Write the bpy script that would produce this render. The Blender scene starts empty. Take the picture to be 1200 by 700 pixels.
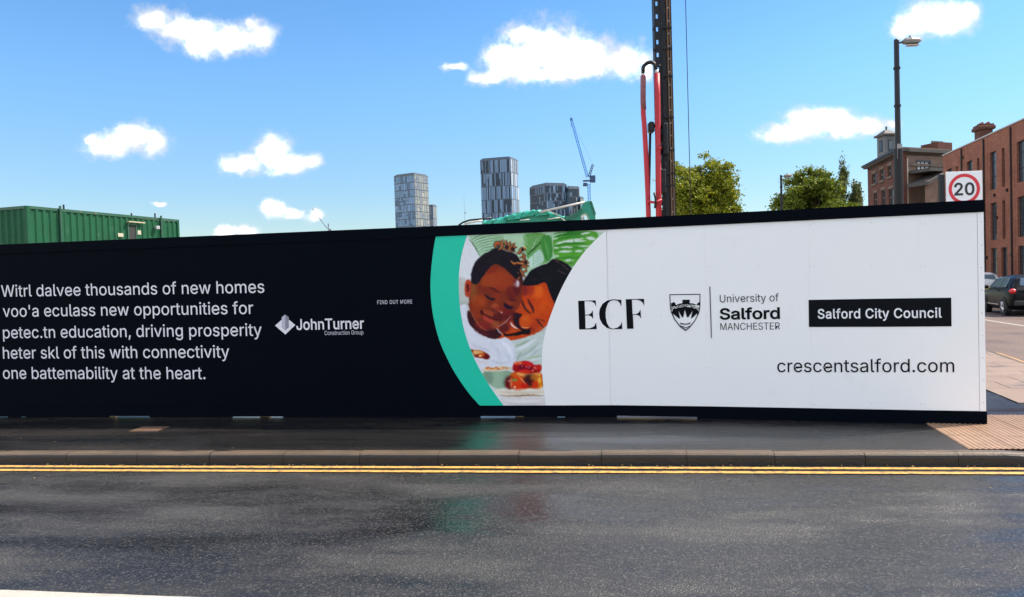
import bpy, bmesh, math, random, json
import numpy as np
from mathutils import Vector, Matrix
R = math.radians
random.seed(7)
rng = np.random.default_rng(7)
sc = bpy.context.scene
C = sc.collection
# ------------------------------------------------------------------ camera
FOC, HOR, SLOPE, EYE = 850.0, 328.0, 0.03, 1.82
pit = math.atan((350 - HOR) / FOC); rol = math.atan(SLOPE)
FW = Vector((0, math.cos(pit), -math.sin(pit))); U0 = Vector((0, math.sin(pit), math.cos(pit))); R0 = Vector((1, 0, 0))
RT = R0 * math.cos(rol) - U0 * math.sin(rol); UP = U0 * math.cos(rol) + R0 * math.sin(rol)
cd = bpy.data.cameras.new('camera'); cam = bpy.data.objects.new('camera', cd); C.objects.link(cam)
m3 = Matrix((RT, UP, -FW)).transposed()
cam.matrix_world = Matrix.Translation((0, 0, EYE)) @ m3.to_4x4()
cd.lens = 36 * FOC / 1200; cd.sensor_width = 36; cd.clip_end = 9000; cd.clip_start = .05
sc.camera = cam

def ray(x, y): return FW + RT * ((x - 600) / FOC) + UP * ((350 - y) / FOC)
def onz(x, y, z=0.0):
    d = ray(x, y); return Vector((0, 0, EYE)) + d * ((z - EYE) / d.z)
def aty(x, y, Y):
    d = ray(x, y); return Vector((0, 0, EYE)) + d * (Y / d.y)

# ------------------------------------------------------------------ sun, exposure
SUN_AZ, SUN_EL = 77.0, 50.0          # azimuth clockwise from +Y
sd = Vector((math.sin(R(SUN_AZ)) * math.cos(R(SUN_EL)), math.cos(R(SUN_AZ)) * math.cos(R(SUN_EL)), math.sin(R(SUN_EL))))
sl = bpy.data.lights.new('sun', 'SUN'); sl.energy = 3.5; sl.angle = R(0.53); sl.color = (1.0, .90, .76)
so = bpy.data.objects.new('sun', sl); C.objects.link(so)
so.rotation_euler = (-sd).to_track_quat('-Z', 'Y').to_euler()
sc.view_settings.view_transform = 'Standard'; sc.view_settings.look = 'None'
sc.view_settings.exposure = 1.35; sc.view_settings.gamma = 1.0
sc.cycles.max_bounces = 6; sc.cycles.diffuse_bounces = 3; sc.cycles.glossy_bounces = 3
sc.cycles.transparent_max_bounces = 6; sc.cycles.use_denoising = True
sc.cycles.sample_clamp_indirect = 6

# ------------------------------------------------------------------ world: clear sky with small cumulus
W = bpy.data.worlds.new('World'); sc.world = W; W.use_nodes = True
nt = W.node_tree; nt.nodes.clear(); N = nt.nodes; L = nt.links
def wn(t, **k):
    n = N.new(t)
    for a, b in k.items(): setattr(n, a, b)
    return n
def wmath(op, a, b=None, c=None, clamp=False):
    n = wn('ShaderNodeMath', operation=op); n.use_clamp = clamp
    for i, v in enumerate((a, b, c)):
        if v is None: continue
        if isinstance(v, (int, float)): n.inputs[i].default_value = v
        else: L.new(v, n.inputs[i])
    return n.outputs[0]
def wvec(op, a, b=None, c=None):
    n = wn('ShaderNodeVectorMath', operation=op)
    for i, v in enumerate((a, b, c)):
        if v is None: continue
        if isinstance(v, (tuple, list)): n.inputs[i].default_value = v
        elif isinstance(v, (int, float)): n.inputs[3].default_value = v
        else: L.new(v, n.inputs[i])
    return n.outputs['Value' if op in ('LENGTH', 'DOT_PRODUCT') else 'Vector']
sky = wn('ShaderNodeTexSky', sky_type='NISHITA'); sky.sun_disc = False
sky.sun_elevation = R(SUN_EL); sky.sun_rotation = R(SUN_AZ)
sky.air_density = 1.0; sky.dust_density = 0.0; sky.ozone_density = 2.0; sky.altitude = 50
hs = wn('ShaderNodeHueSaturation'); L.new(sky.outputs[0], hs.inputs['Color'])
hs.inputs['Hue'].default_value = .5; hs.inputs['Saturation'].default_value = 1.25; hs.inputs['Value'].default_value = 1.0
tc = wn('ShaderNodeTexCoord')
sep = wn('ShaderNodeSeparateXYZ'); L.new(tc.outputs['Generated'], sep.inputs[0])
ysafe = wmath('MAXIMUM', sep.outputs['Y'], .05)
cmb = wn('ShaderNodeCombineXYZ')
L.new(wmath('DIVIDE', sep.outputs['X'], ysafe), cmb.inputs[0]); L.new(wmath('DIVIDE', sep.outputs['Z'], ysafe), cmb.inputs[1])
nz = wn('ShaderNodeTexNoise', noise_dimensions='3D'); L.new(tc.outputs['Generated'], nz.inputs['Vector'])
nz.inputs['Scale'].default_value = 26; nz.inputs['Detail'].default_value = 7; nz.inputs['Roughness'].default_value = .6
warp = wvec('MULTIPLY_ADD', wvec('SUBTRACT', nz.outputs['Color'], (.5, .5, .5)), (.030, .022, 0), cmb.outputs[0])
BL = [  # cumulus lobes (image coordinates of centre and radii turned into directions)
 (178,22,24,15),(205,34,30,19),(240,46,34,19),(270,46,34,19),(300,42,24,19),(232,32,26,12),
 (128,170,32,15),(158,161,26,17),(180,168,20,15),(106,164,10,7),
 (285,192,28,13),(318,178,24,21),(340,192,30,13),(364,190,14,10),
 (322,246,18,11),(345,249,14,6),(369,252,12,9),(265,273,16,9),(288,274,18,9),(187,238,8,2.4),
 (600,72,34,24),(640,58,46,34),(684,66,42,26),(724,70,40,22),(572,90,24,10),(534,80,16,5),(655,86,80,11),(758,80,8,16),(610,40,24,14),
 (920,156,34,12),(950,144,34,19),(985,144,30,18),(1015,148,26,13),(1040,145,12,8),
 (1062,34,18,16),(1090,20,34,24),(1120,20,24,20),(1138,14,12,11)]
best = None
for (bx, by, rx, ry) in BL:
    d0 = ray(bx, by); c0 = (d0.x / d0.y, d0.z / d0.y, 0)
    rx *= 1.30; ry *= 1.34
    v = wvec('LENGTH', wvec('MULTIPLY', wvec('SUBTRACT', warp, c0), (FOC / rx, FOC / ry, 0)))
    v = wmath('SUBTRACT', 1.0, v)
    best = v if best is None else wmath('SMOOTH_MAX', best, v, .25)
n2 = wn('ShaderNodeTexNoise'); L.new(tc.outputs['Generated'], n2.inputs['Vector'])
n2.inputs['Scale'].default_value = 60; n2.inputs['Detail'].default_value = 6; n2.inputs['Roughness'].default_value = .65
dens = wmath('ADD', best, wmath('MULTIPLY', wmath('SUBTRACT', n2.outputs['Fac'], .5), 1.15))
front = wn('ShaderNodeMapRange'); front.interpolation_type = 'SMOOTHSTEP'; L.new(dens, front.inputs['Value'])
front.inputs['From Min'].default_value = -.08; front.inputs['From Max'].default_value = .95
# denser unseen clouds over the rest of the sky, added to brighten the hoarding
n3 = wn('ShaderNodeTexNoise'); n3.inputs['Scale'].default_value = 3.2; n3.inputs['Detail'].default_value = 9; n3.inputs['Roughness'].default_value = .58
zs = wmath('MAXIMUM', sep.outputs['Z'], .06)
cm2 = wn('ShaderNodeCombineXYZ'); L.new(wmath('DIVIDE', sep.outputs['X'], zs), cm2.inputs[0]); L.new(wmath('DIVIDE', sep.outputs['Y'], zs), cm2.inputs[1])
L.new(wvec('MULTIPLY', cm2.outputs[0], (.45, .45, 0)), n3.inputs['Vector'])
rest = wn('ShaderNodeMapRange'); rest.interpolation_type = 'SMOOTHSTEP'; L.new(n3.outputs['Fac'], rest.inputs['Value'])
rest.inputs['From Min'].default_value = .465; rest.inputs['From Max'].default_value = .555
ax = wmath('ABSOLUTE', cmb.outputs[0]) if False else wmath('DIVIDE', sep.outputs['Y'], 1.0)
outm = wn('ShaderNodeMapRange'); L.new(ax, outm.inputs['Value'])
outm.inputs['From Min'].default_value = .75; outm.inputs['From Max'].default_value = .65
cl = wmath('MAXIMUM', wmath('MULTIPLY', front.outputs[0], wmath('GREATER_THAN', sep.outputs['Y'], .3)), wmath('MULTIPLY', rest.outputs[0], outm.outputs[0]))
cl = wmath('MULTIPLY', cl, wmath('GREATER_THAN', sep.outputs['Z'], 0.0))
cr = wn('ShaderNodeMix', data_type='RGBA'); L.new(n2.outputs['Fac'], cr.inputs[0])
CLOUD = 14.8
cr.inputs[6].default_value = (CLOUD * .90, CLOUD * .93, CLOUD * .99, 1); cr.inputs[7].default_value = (CLOUD * 1.04, CLOUD * 1.02, CLOUD, 1)
hzr = wn('ShaderNodeMapRange'); hzr.interpolation_type = 'SMOOTHSTEP'; L.new(sep.outputs['Z'], hzr.inputs['Value'])   # clear air low down, the same all round
hzr.inputs['From Min'].default_value = 0; hzr.inputs['From Max'].default_value = .30; hzr.inputs['To Min'].default_value = .56; hzr.inputs['To Max'].default_value = 1.0
skyc = wn('ShaderNodeVectorMath', operation='SCALE'); L.new(hs.outputs[0], skyc.inputs[0]); L.new(hzr.outputs[0], skyc.inputs['Scale']); skyc = skyc.outputs[0]
cb_ = wn('ShaderNodeMapRange'); cb_.interpolation_type = 'SMOOTHSTEP'; L.new(wmath('ADD', best, wmath('MULTIPLY', wmath('SUBTRACT', nz.outputs['Fac'], .5), 2.2)), cb_.inputs['Value'])
cb_.inputs['From Min'].default_value = .1; cb_.inputs['From Max'].default_value = 1.1; cb_.inputs['To Min'].default_value = .29; cb_.inputs['To Max'].default_value = 1.0
cbk = wmath('MAXIMUM', cb_.outputs[0], wmath('MULTIPLY', rest.outputs[0], outm.outputs[0]))
crs = wn('ShaderNodeVectorMath', operation='SCALE'); L.new(cr.outputs[2], crs.inputs[0]); L.new(cbk, crs.inputs['Scale'])
mx = wn('ShaderNodeMix', data_type='RGBA'); L.new(cl, mx.inputs[0]); L.new(skyc, mx.inputs[6]); L.new(crs.outputs[0], mx.inputs[7])
bg = wn('ShaderNodeBackground'); bg.inputs[1].default_value = .085; L.new(mx.outputs[2], bg.inputs[0])
wo = wn('ShaderNodeOutputWorld'); L.new(bg.outputs[0], wo.inputs[0])

# ------------------------------------------------------------------ materials
def lin(c): return tuple(((v / 255) / 12.92 if v / 255 <= .04045 else ((v / 255 + .055) / 1.055) ** 2.4) for v in c)
MATS = {}
def mat(name, col, rough=.6, metal=0., var=.0, vscale=3., bump=0., bscale=40., spec=.5, dirt=None, dscale=1.5, dth=.58, coat=0., coords='Object', rvar=0.):
    """base colour with a second noise tone, optional stains of a colour of their own, optional fine relief"""
    if name in MATS: return MATS[name]
    m = bpy.data.materials.new(name); m.use_nodes = True; t = m.node_tree; n = t.nodes; l = t.links
    b = n['Principled BSDF']; b.inputs['Roughness'].default_value = rough; b.inputs['Metallic'].default_value = metal
    b.inputs['Specular IOR Level'].default_value = spec; b.inputs['Coat Weight'].default_value = coat
    tcn = n.new('ShaderNodeTexCoord'); src = tcn.outputs[coords]
    last = None
    if var or dirt:
        no = n.new('ShaderNodeTexNoise'); no.inputs['Scale'].default_value = vscale; no.inputs['Detail'].default_value = 5; l.new(src, no.inputs['Vector'])
        mxn = n.new('ShaderNodeMix'); mxn.data_type = 'RGBA'; l.new(no.outputs['Fac'], mxn.inputs[0])
        mxn.inputs[6].default_value = (*[max(0, c * (1 - var)) for c in col], 1); mxn.inputs[7].default_value = (*[min(1, c * (1 + var)) for c in col], 1)
        last = mxn.outputs[2]
        if dirt:
            nd = n.new('ShaderNodeTexNoise'); nd.inputs['Scale'].default_value = dscale; nd.inputs['Detail'].default_value = 7; nd.inputs['Roughness'].default_value = .65; l.new(src, nd.inputs['Vector'])
            mr = n.new('ShaderNodeMapRange'); mr.inputs['From Min'].default_value = dth; mr.inputs['From Max'].default_value = dth + .12; l.new(nd.outputs['Fac'], mr.inputs['Value'])
            m2 = n.new('ShaderNodeMix'); m2.data_type = 'RGBA'; l.new(mr.outputs[0], m2.inputs[0]); l.new(last, m2.inputs[6]); m2.inputs[7].default_value = (*dirt, 1); last = m2.outputs[2]
        l.new(last, b.inputs['Base Color'])
        if rvar:
            rr = n.new('ShaderNodeMapRange'); l.new(no.outputs['Fac'], rr.inputs['Value']); rr.inputs['From Min'].default_value = .3; rr.inputs['From Max'].default_value = .7
            rr.inputs['To Min'].default_value = max(.02, rough - rvar); rr.inputs['To Max'].default_value = min(1, rough + rvar); l.new(rr.outputs[0], b.inputs['Roughness'])
    else: b.inputs['Base Color'].default_value = (*col, 1)
    if bump:
        nb = n.new('ShaderNodeTexNoise'); nb.inputs['Scale'].default_value = bscale; nb.inputs['Detail'].default_value = 4; l.new(src, nb.inputs['Vector'])
        bp = n.new('ShaderNodeBump'); bp.inputs['Strength'].default_value = bump; bp.inputs['Distance'].default_value = .01; l.new(nb.outputs['Fac'], bp.inputs['Height']); l.new(bp.outputs[0], b.inputs['Normal'])
    MATS[name] = m; return m

def asphalt(name, c1, c2, wet=(.18, .55), stretch=(.25, 1.6, 1), rot=-7.1, grain=70, bump=.5, patch=None, wetscale=.9, spec=.5, stones=.28):
    m = bpy.data.materials.new(name); m.use_nodes = True; t = m.node_tree; n = t.nodes; l = t.links
    b = n['Principled BSDF']; tcn = n.new('ShaderNodeTexCoord'); src = tcn.outputs['Object']
    b.inputs['Specular IOR Level'].default_value = spec
    mp = n.new('ShaderNodeMapping'); mp.vector_type = 'TEXTURE'; mp.inputs['Rotation'].default_value = (0, 0, R(rot)); mp.inputs['Scale'].default_value = (1 / stretch[0], 1 / stretch[1], 1); l.new(src, mp.inputs['Vector'])
    big = n.new('ShaderNodeTexNoise'); big.inputs['Scale'].default_value = wetscale; big.inputs['Detail'].default_value = 6; big.inputs['Roughness'].default_value = .6; l.new(mp.outputs[0], big.inputs['Vector'])
    vo = n.new('ShaderNodeTexVoronoi'); vo.inputs['Scale'].default_value = grain; l.new(src, vo.inputs['Vector'])
    fine = n.new('ShaderNodeTexNoise'); fine.inputs['Scale'].default_value = grain * 1.3; fine.inputs['Detail'].default_value = 3; l.new(src, fine.inputs['Vector'])
    mA = n.new('ShaderNodeMix'); mA.data_type = 'RGBA'; l.new(big.outputs['Fac'], mA.inputs[0]); mA.inputs[6].default_value = (*c1, 1); mA.inputs[7].default_value = (*c2, 1)
    # pale stones in the binder
    st = n.new('ShaderNodeSeparateColor'); l.new(vo.outputs['Color'], st.inputs[0])
    mr = n.new('ShaderNodeMapRange'); l.new(st.outputs[0], mr.inputs['Value']); mr.inputs['From Min'].default_value = .72; mr.inputs['From Max'].default_value = 1.0; mr.inputs['To Max'].default_value = stones
    mB = n.new('ShaderNodeMix'); mB.data_type = 'RGBA'; l.new(mr.outputs[0], mB.inputs[0]); l.new(mA.outputs[2], mB.inputs[6]); mB.inputs[7].default_value = (.23, .215, .19, 1)
    last = mB.outputs[2]
    l.new(last, b.inputs['Base Color'])
    rr = n.new('ShaderNodeMapRange'); l.new(big.outputs['Fac'], rr.inputs['Value']); rr.inputs['From Min'].default_value = .35; rr.inputs['From Max'].default_value = .65
    rr.inputs['To Min'].default_value = wet[0]; rr.inputs['To Max'].default_value = wet[1]; l.new(rr.outputs[0], b.inputs['Roughness'])
    mh = n.new('ShaderNodeMath'); mh.operation = 'ADD'; l.new(vo.outputs['Distance'], mh.inputs[0]); l.new(fine.outputs['Fac'], mh.inputs[1])
    bp = n.new('ShaderNodeBump'); bp.inputs['Strength'].default_value = bump; bp.inputs['Distance'].default_value = .008; l.new(mh.outputs[0], bp.inputs['Height']); l.new(bp.outputs[0], b.inputs['Normal'])
    rb_ = n.new('ShaderNodeMapRange'); l.new(big.outputs['Fac'], rb_.inputs['Value']); rb_.inputs['From Min'].default_value = .40; rb_.inputs['From Max'].default_value = .60
    rb_.inputs['To Min'].default_value = bump * .25; rb_.inputs['To Max'].default_value = bump * 1.5; l.new(rb_.outputs[0], bp.inputs['Strength'])
    cA = n.new('ShaderNodeMapRange'); l.new(big.outputs['Fac'], cA.inputs['Value']); cA.inputs['From Min'].default_value = .36; cA.inputs['From Max'].default_value = .64; l.new(cA.outputs[0], mA.inputs[0])
    return m

def brickmat(name, c1, c2, mortar, bw=.215, rh=.075, horiz='X', dirt=None):
    m = bpy.data.materials.new(name); m.use_nodes = True; t = m.node_tree; n = t.nodes; l = t.links
    b = n['Principled BSDF']; b.inputs['Roughness'].default_value = .85; b.inputs['Specular IOR Level'].default_value = .2
    tcn = n.new('ShaderNodeTexCoord'); sp = n.new('ShaderNodeSeparateXYZ'); l.new(tcn.outputs['Object'], sp.inputs[0])
    ad = n.new('ShaderNodeMath'); ad.operation = 'ADD'; l.new(sp.outputs[0], ad.inputs[0]); l.new(sp.outputs[1], ad.inputs[1])
    cb = n.new('ShaderNodeCombineXYZ'); l.new(ad.outputs[0], cb.inputs[0]); l.new(sp.outputs[2], cb.inputs[1])
    br = n.new('ShaderNodeTexBrick'); l.new(cb.outputs[0], br.inputs['Vector']); br.inputs['Scale'].default_value = 1
    br.inputs['Brick Width'].default_value = bw; br.inputs['Row Height'].default_value = rh; br.inputs['Mortar Size'].default_value = .008
    br.inputs['Color1'].default_value = (*c1, 1); br.inputs['Color2'].default_value = (*c2, 1); br.inputs['Mortar'].default_value = (*mortar, 1)
    no = n.new('ShaderNodeTexNoise'); no.inputs['Scale'].default_value = .9; no.inputs['Detail'].default_value = 8; no.inputs['Roughness'].default_value = .7; l.new(cb.outputs[0], no.inputs['Vector'])
    mr = n.new('ShaderNodeMapRange'); l.new(no.outputs['Fac'], mr.inputs['Value']); mr.inputs['From Min'].default_value = .35; mr.inputs['From Max'].default_value = .7
    mr.inputs['To Min'].default_value = .0; mr.inputs['To Max'].default_value = .75
    mxn = n.new('ShaderNodeMix'); mxn.data_type = 'RGBA'; l.new(mr.outputs[0], mxn.inputs[0]); l.new(br.outputs['Color'], mxn.inputs[6]); mxn.inputs[7].default_value = (*(dirt or tuple(c * .55 for c in c1)), 1)
    l.new(mxn.outputs[2], b.inputs['Base Color'])
    bp = n.new('ShaderNodeBump'); bp.inputs['Strength'].default_value = .5; bp.inputs['Distance'].default_value = .01; bp.invert = True; l.new(br.outputs['Fac'], bp.inputs['Height']); l.new(bp.outputs[0], b.inputs['Normal'])
    return m

def leafmat(name, a, c):
    m = bpy.data.materials.new(name); m.use_nodes = True; t = m.node_tree; n = t.nodes; l = t.links
    b = n['Principled BSDF']; b.inputs['Roughness'].default_value = .55; b.inputs['Specular IOR Level'].default_value = .3
    g = n.new('ShaderNodeNewGeometry'); mxn = n.new('ShaderNodeMix'); mxn.data_type = 'RGBA'; l.new(g.outputs['Random Per Island'], mxn.inputs[0])
    mxn.inputs[6].default_value = (*a, 1); mxn.inputs[7].default_value = (*c, 1); l.new(mxn.outputs[2], b.inputs['Base Color'])
    tr = n.new('ShaderNodeBsdfTranslucent'); l.new(mxn.outputs[2], tr.inputs['Color']); ms = n.new('ShaderNodeMixShader'); ms.inputs[0].default_value = .4
    l.new(b.outputs[0], ms.inputs[1]); l.new(tr.outputs[0], ms.inputs[2]); l.new(ms.outputs[0], n['Material Output'].inputs[0])
    return m

M_road = asphalt('wet_asphalt', (.009, .010, .013), (.036, .0345, .034), wet=(.17, .40), bump=.42, stones=.24, stretch=(.34, 1.15, 1), grain=95, wetscale=1.3)
M_path = asphalt('pavement_asphalt', (.006, .007, .009), (.016, .014, .013), wet=(.14, .34), bump=.2, stones=.10, spec=.4, grain=110, wetscale=1.2)
M_side = asphalt('dry_red_asphalt', (.070, .040, .031), (.115, .070, .056), wet=(.55, .85), bump=.4, stretch=(1, 1, 1))
M_kerbf = mat('kerb_face_dark', (.016, .011, .008), .5, var=.5, vscale=4, bump=.5, bscale=50, dirt=(.012, .010, .008), dscale=5, dth=.52)
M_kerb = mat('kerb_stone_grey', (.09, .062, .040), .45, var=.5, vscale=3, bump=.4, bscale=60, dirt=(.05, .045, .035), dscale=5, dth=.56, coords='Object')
M_tile = mat('ribbed_buff_tile', (.27, .165, .105), .45, var=.3, vscale=9, bump=.2, bscale=90, dirt=(.16, .10, .07), dscale=7, dth=.6)
M_flag = mat('pale_paving', (.22, .15, .11), .5, var=.3, vscale=2, bump=.25, bscale=50, dirt=(.11, .085, .07), dscale=1.6, dth=.55)
M_yel = mat('yellow_road_paint', (.56, .30, .07), .5, var=.2, vscale=8, dirt=(.22, .15, .06), dscale=16, dth=.48, bump=.3, bscale=90)
M_wht = mat('white_road_paint', (.33, .31, .27), .55, var=.25, vscale=8, dirt=(.3, .29, .27), dscale=12, dth=.66, bump=.3, bscale=90)
M_earth = mat('site_sand', (.45, .40, .31), .9, var=.25, vscale=2, bump=.3)
M_ground = mat('rough_ground', (.13, .13, .09), .95, var=.3, vscale=.05)
M_navy = mat('navy_paint', (.0008, .0020, .0050), .6, var=.2, vscale=2, spec=.04, bump=.05, bscale=30)
M_white = mat('white_sheet', (.86, .845, .82), .40, var=.02, vscale=1.2, spec=.35, dirt=(.82, .80, .775), dscale=2.5, dth=.6)
M_teal = mat('teal_vinyl', (.002, .54, .35), .5, var=.05, vscale=4, spec=.35)
M_ink = mat('navy_ink', (.0015, .0025, .0045), .5, spec=.10)
M_ink2 = mat('grey_ink', (.12, .12, .14), .45, spec=.3)
M_pale = mat('pale_lettering', (.74, .71, .73), .45, spec=.3)
M_pale2 = mat('pale_grey_print', (.50, .48, .53), .45, spec=.3)
M_timber = mat('timber', (.34, .24, .13), .75, var=.3, vscale=5)
M_steel = mat('galvanised', (.42, .43, .44), .4, metal=.7, var=.15, vscale=6)
M_green = mat('green_container_paint', (.0012, .055, .023), .6, spec=.25, var=.35, vscale=2.2, dirt=(.03, .085, .05), dscale=2.6, dth=.60, bump=.1, bscale=12)
M_greend = mat('dark_green_frame', (.008, .055, .03), .5, var=.3, vscale=3, dirt=(.20, .11, .05), dscale=4, dth=.62)
M_black = mat('black_paint', (.006, .006, .008), .45, spec=.3, var=.3, vscale=5)
M_mast = mat('mast_steel', (.006, .007, .010), .5, spec=.25, var=.4, vscale=3, dirt=(.07, .045, .03), dscale=5, dth=.58)
M_rust = mat('rubbed_rail', (.12, .07, .04), .5, metal=.4, var=.4, vscale=5)
M_red = mat('red_hose', (.36, .006, .016), .5, var=.15, vscale=4)
M_lamp = mat('lamp_post_grey', (.014, .014, .017), .5, spec=.3, var=.3, vscale=4)
M_head = mat('lamp_head_grey', (.18, .17, .15), .5, var=.15, vscale=5)
M_glassw = mat('window_glass', (.03, .045, .06), .08, spec=.8)
M_frame = mat('dark_frame', (.012, .013, .016), .45)
M_stone = mat('sooty_stone', (.13, .095, .07), .85, var=.4, vscale=1.2, dirt=(.07, .055, .045), dscale=.8, dth=.52, bump=.3, bscale=8)
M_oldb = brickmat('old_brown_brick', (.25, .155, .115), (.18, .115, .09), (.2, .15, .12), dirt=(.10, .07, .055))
M_slate = mat('slate_roof', (.05, .045, .042), .7, var=.3, vscale=2)
M_cope = mat('coping_metal', (.42, .42, .42), .5)
M_brickA = brickmat('red_brick_facade', (.34, .11, .060), (.20, .062, .038), (.34, .22, .16), dirt=(.17, .062, .042))
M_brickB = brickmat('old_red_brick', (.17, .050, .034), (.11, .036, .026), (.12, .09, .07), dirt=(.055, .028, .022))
M_redp = mat('red_painted_wall', (.22, .022, .022), .7, var=.2)
M_bark = mat('bark', (.06, .045, .03), .9, var=.3, vscale=4)
M_leafA = leafmat('yellow_green_leaves', (.085, .135, .008), (.27, .26, .014))  # each leaf's own colour, picked at random from green to yellow-green
M_leafB = leafmat('mid_green_leaves', (.060, .110, .012), (.20, .22, .018))
M_leafC = leafmat('poplar_leaves', (.075, .105, .03), (.13, .14, .04))

# ------------------------------------------------------------------ object helpers
def tag(o, label=None, cat=None, group=None, kind=None):
    if label: o['label'] = label
    if cat: o['category'] = cat
    if group: o['group'] = group
    if kind: o['kind'] = kind
    return o
def thing(name, label, cat, loc=(0, 0, 0), rz=0., group=None):
    o = bpy.data.objects.new(name, None); C.objects.link(o); o.location = loc; o.rotation_euler = (0, 0, rz); o.empty_display_size = .2
    return tag(o, label, cat, group)
def link(name, me, parent=None, loc=None, rot=None, scale=None):
    o = bpy.data.objects.new(name, me); C.objects.link(o)
    if parent: o.parent = parent
    if loc is not None: o.location = loc
    if rot is not None: o.rotation_euler = rot
    if scale is not None: o.scale = scale
    return o
def mesh_from(bm, name, m, smooth=False):
    me = bpy.data.meshes.new(name); bm.to_mesh(me); bm.free()
    for mm in (m if isinstance(m, (list, tuple)) else [m]): me.materials.append(mm)
    if smooth:
        for p in me.polygons: p.use_smooth = True
    return me
def obj(name, bm, m, parent=None, smooth=False, **k):
    return link(name, mesh_from(bm, name, m, smooth), parent, **k)
def struct(name, bm, m, parent=None, **k):
    o = obj(name, bm, m, parent, **k)
    if not parent: o['kind'] = 'structure'
    return o
def box(bm, x0, x1, y0, y1, z0, z1, M=None, mi=0):
    vs = [bm.verts.new((x, y, z)) for x in (x0, x1) for y in (y0, y1) for z in (z0, z1)]
    if M is not None:
        for v in vs: v.co = M @ v.co
    fs = []
    for f in ((0, 1, 3, 2), (4, 6, 7, 5), (0, 4, 5, 1), (2, 3, 7, 6), (0, 2, 6, 4), (1, 5, 7, 3)):
        fs.append(bm.faces.new([vs[i] for i in f])); fs[-1].material_index = mi
    return vs
def boxbm(*a, bev=0., **k):
    bm = bmesh.new(); box(bm, *a, **k)
    if bev: bmesh.ops.bevel(bm, geom=bm.edges[:], offset=bev, segments=1, affect='EDGES')
    bmesh.ops.recalc_face_normals(bm, faces=bm.faces)
    return bm
def tube(bm, pts, r, n=8, caps=True):
    pts = [Vector(p) for p in pts]; rr = r if isinstance(r, (list, tuple)) else [r] * len(pts)
    rings = []; prev = None
    for i, p in enumerate(pts):
        d = (pts[min(i + 1, len(pts) - 1)] - pts[max(i - 1, 0)]).normalized()
        a = prev if prev and abs(prev.dot(d)) < .95 else (Vector((0, 0, 1)) if abs(d.z) < .9 else Vector((1, 0, 0)))
        u = (a - d * a.dot(d)).normalized(); v = d.cross(u); prev = u
        rings.append([bm.verts.new(p + (u * math.cos(t) + v * math.sin(t)) * rr[i]) for t in [2 * math.pi * k / n for k in range(n)]])
    for a, b in zip(rings, rings[1:]):
        for k in range(n): bm.faces.new((a[k], a[(k + 1) % n], b[(k + 1) % n], b[k]))
    if caps: bm.faces.new(rings[0][::-1]); bm.faces.new(rings[-1])
    return rings
def tubebm(pts, r, n=8):
    bm = bmesh.new(); tube(bm, pts, r, n); return bm
def prism(bm, poly, h0, h1, axis='z', M=None):
    """extrude a 2D polygon; axis z: (x,y)->z ; axis y: (x,z)->y"""
    def P(p, h): v = Vector((p[0], p[1], h)) if axis == 'z' else Vector((p[0], h, p[1])); return M @ v if M is not None else v
    a = [bm.verts.new(P(p, h0)) for p in poly]; b = [bm.verts.new(P(p, h1)) for p in poly]
    bm.faces.new(a[::-1]); bm.faces.new(b)
    for i in range(len(poly)): j = (i + 1) % len(poly); bm.faces.new((a[i], a[j], b[j], b[i]))
    bmesh.ops.recalc_face_normals(bm, faces=bm.faces)
def polybm(pts, z):
    bm = bmesh.new(); f = bm.faces.new([bm.verts.new((p[0], p[1], z)) for p in pts])
    bmesh.ops.recalc_face_normals(bm, faces=bm.faces)
    if f.normal.z < 0: f.normal_flip()
    return bm
unit = bmesh.new(); box(unit, -.5, .5, -.5, .5, 0, 1)
UNIT = {}
def unitbox(m):
    if m.name not in UNIT:
        UNIT[m.name] = mesh_from(boxbm(-.5, .5, -.5, .5, 0, 1), 'unit_' + m.name, m)
    return UNIT[m.name]
unit.free()

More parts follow.
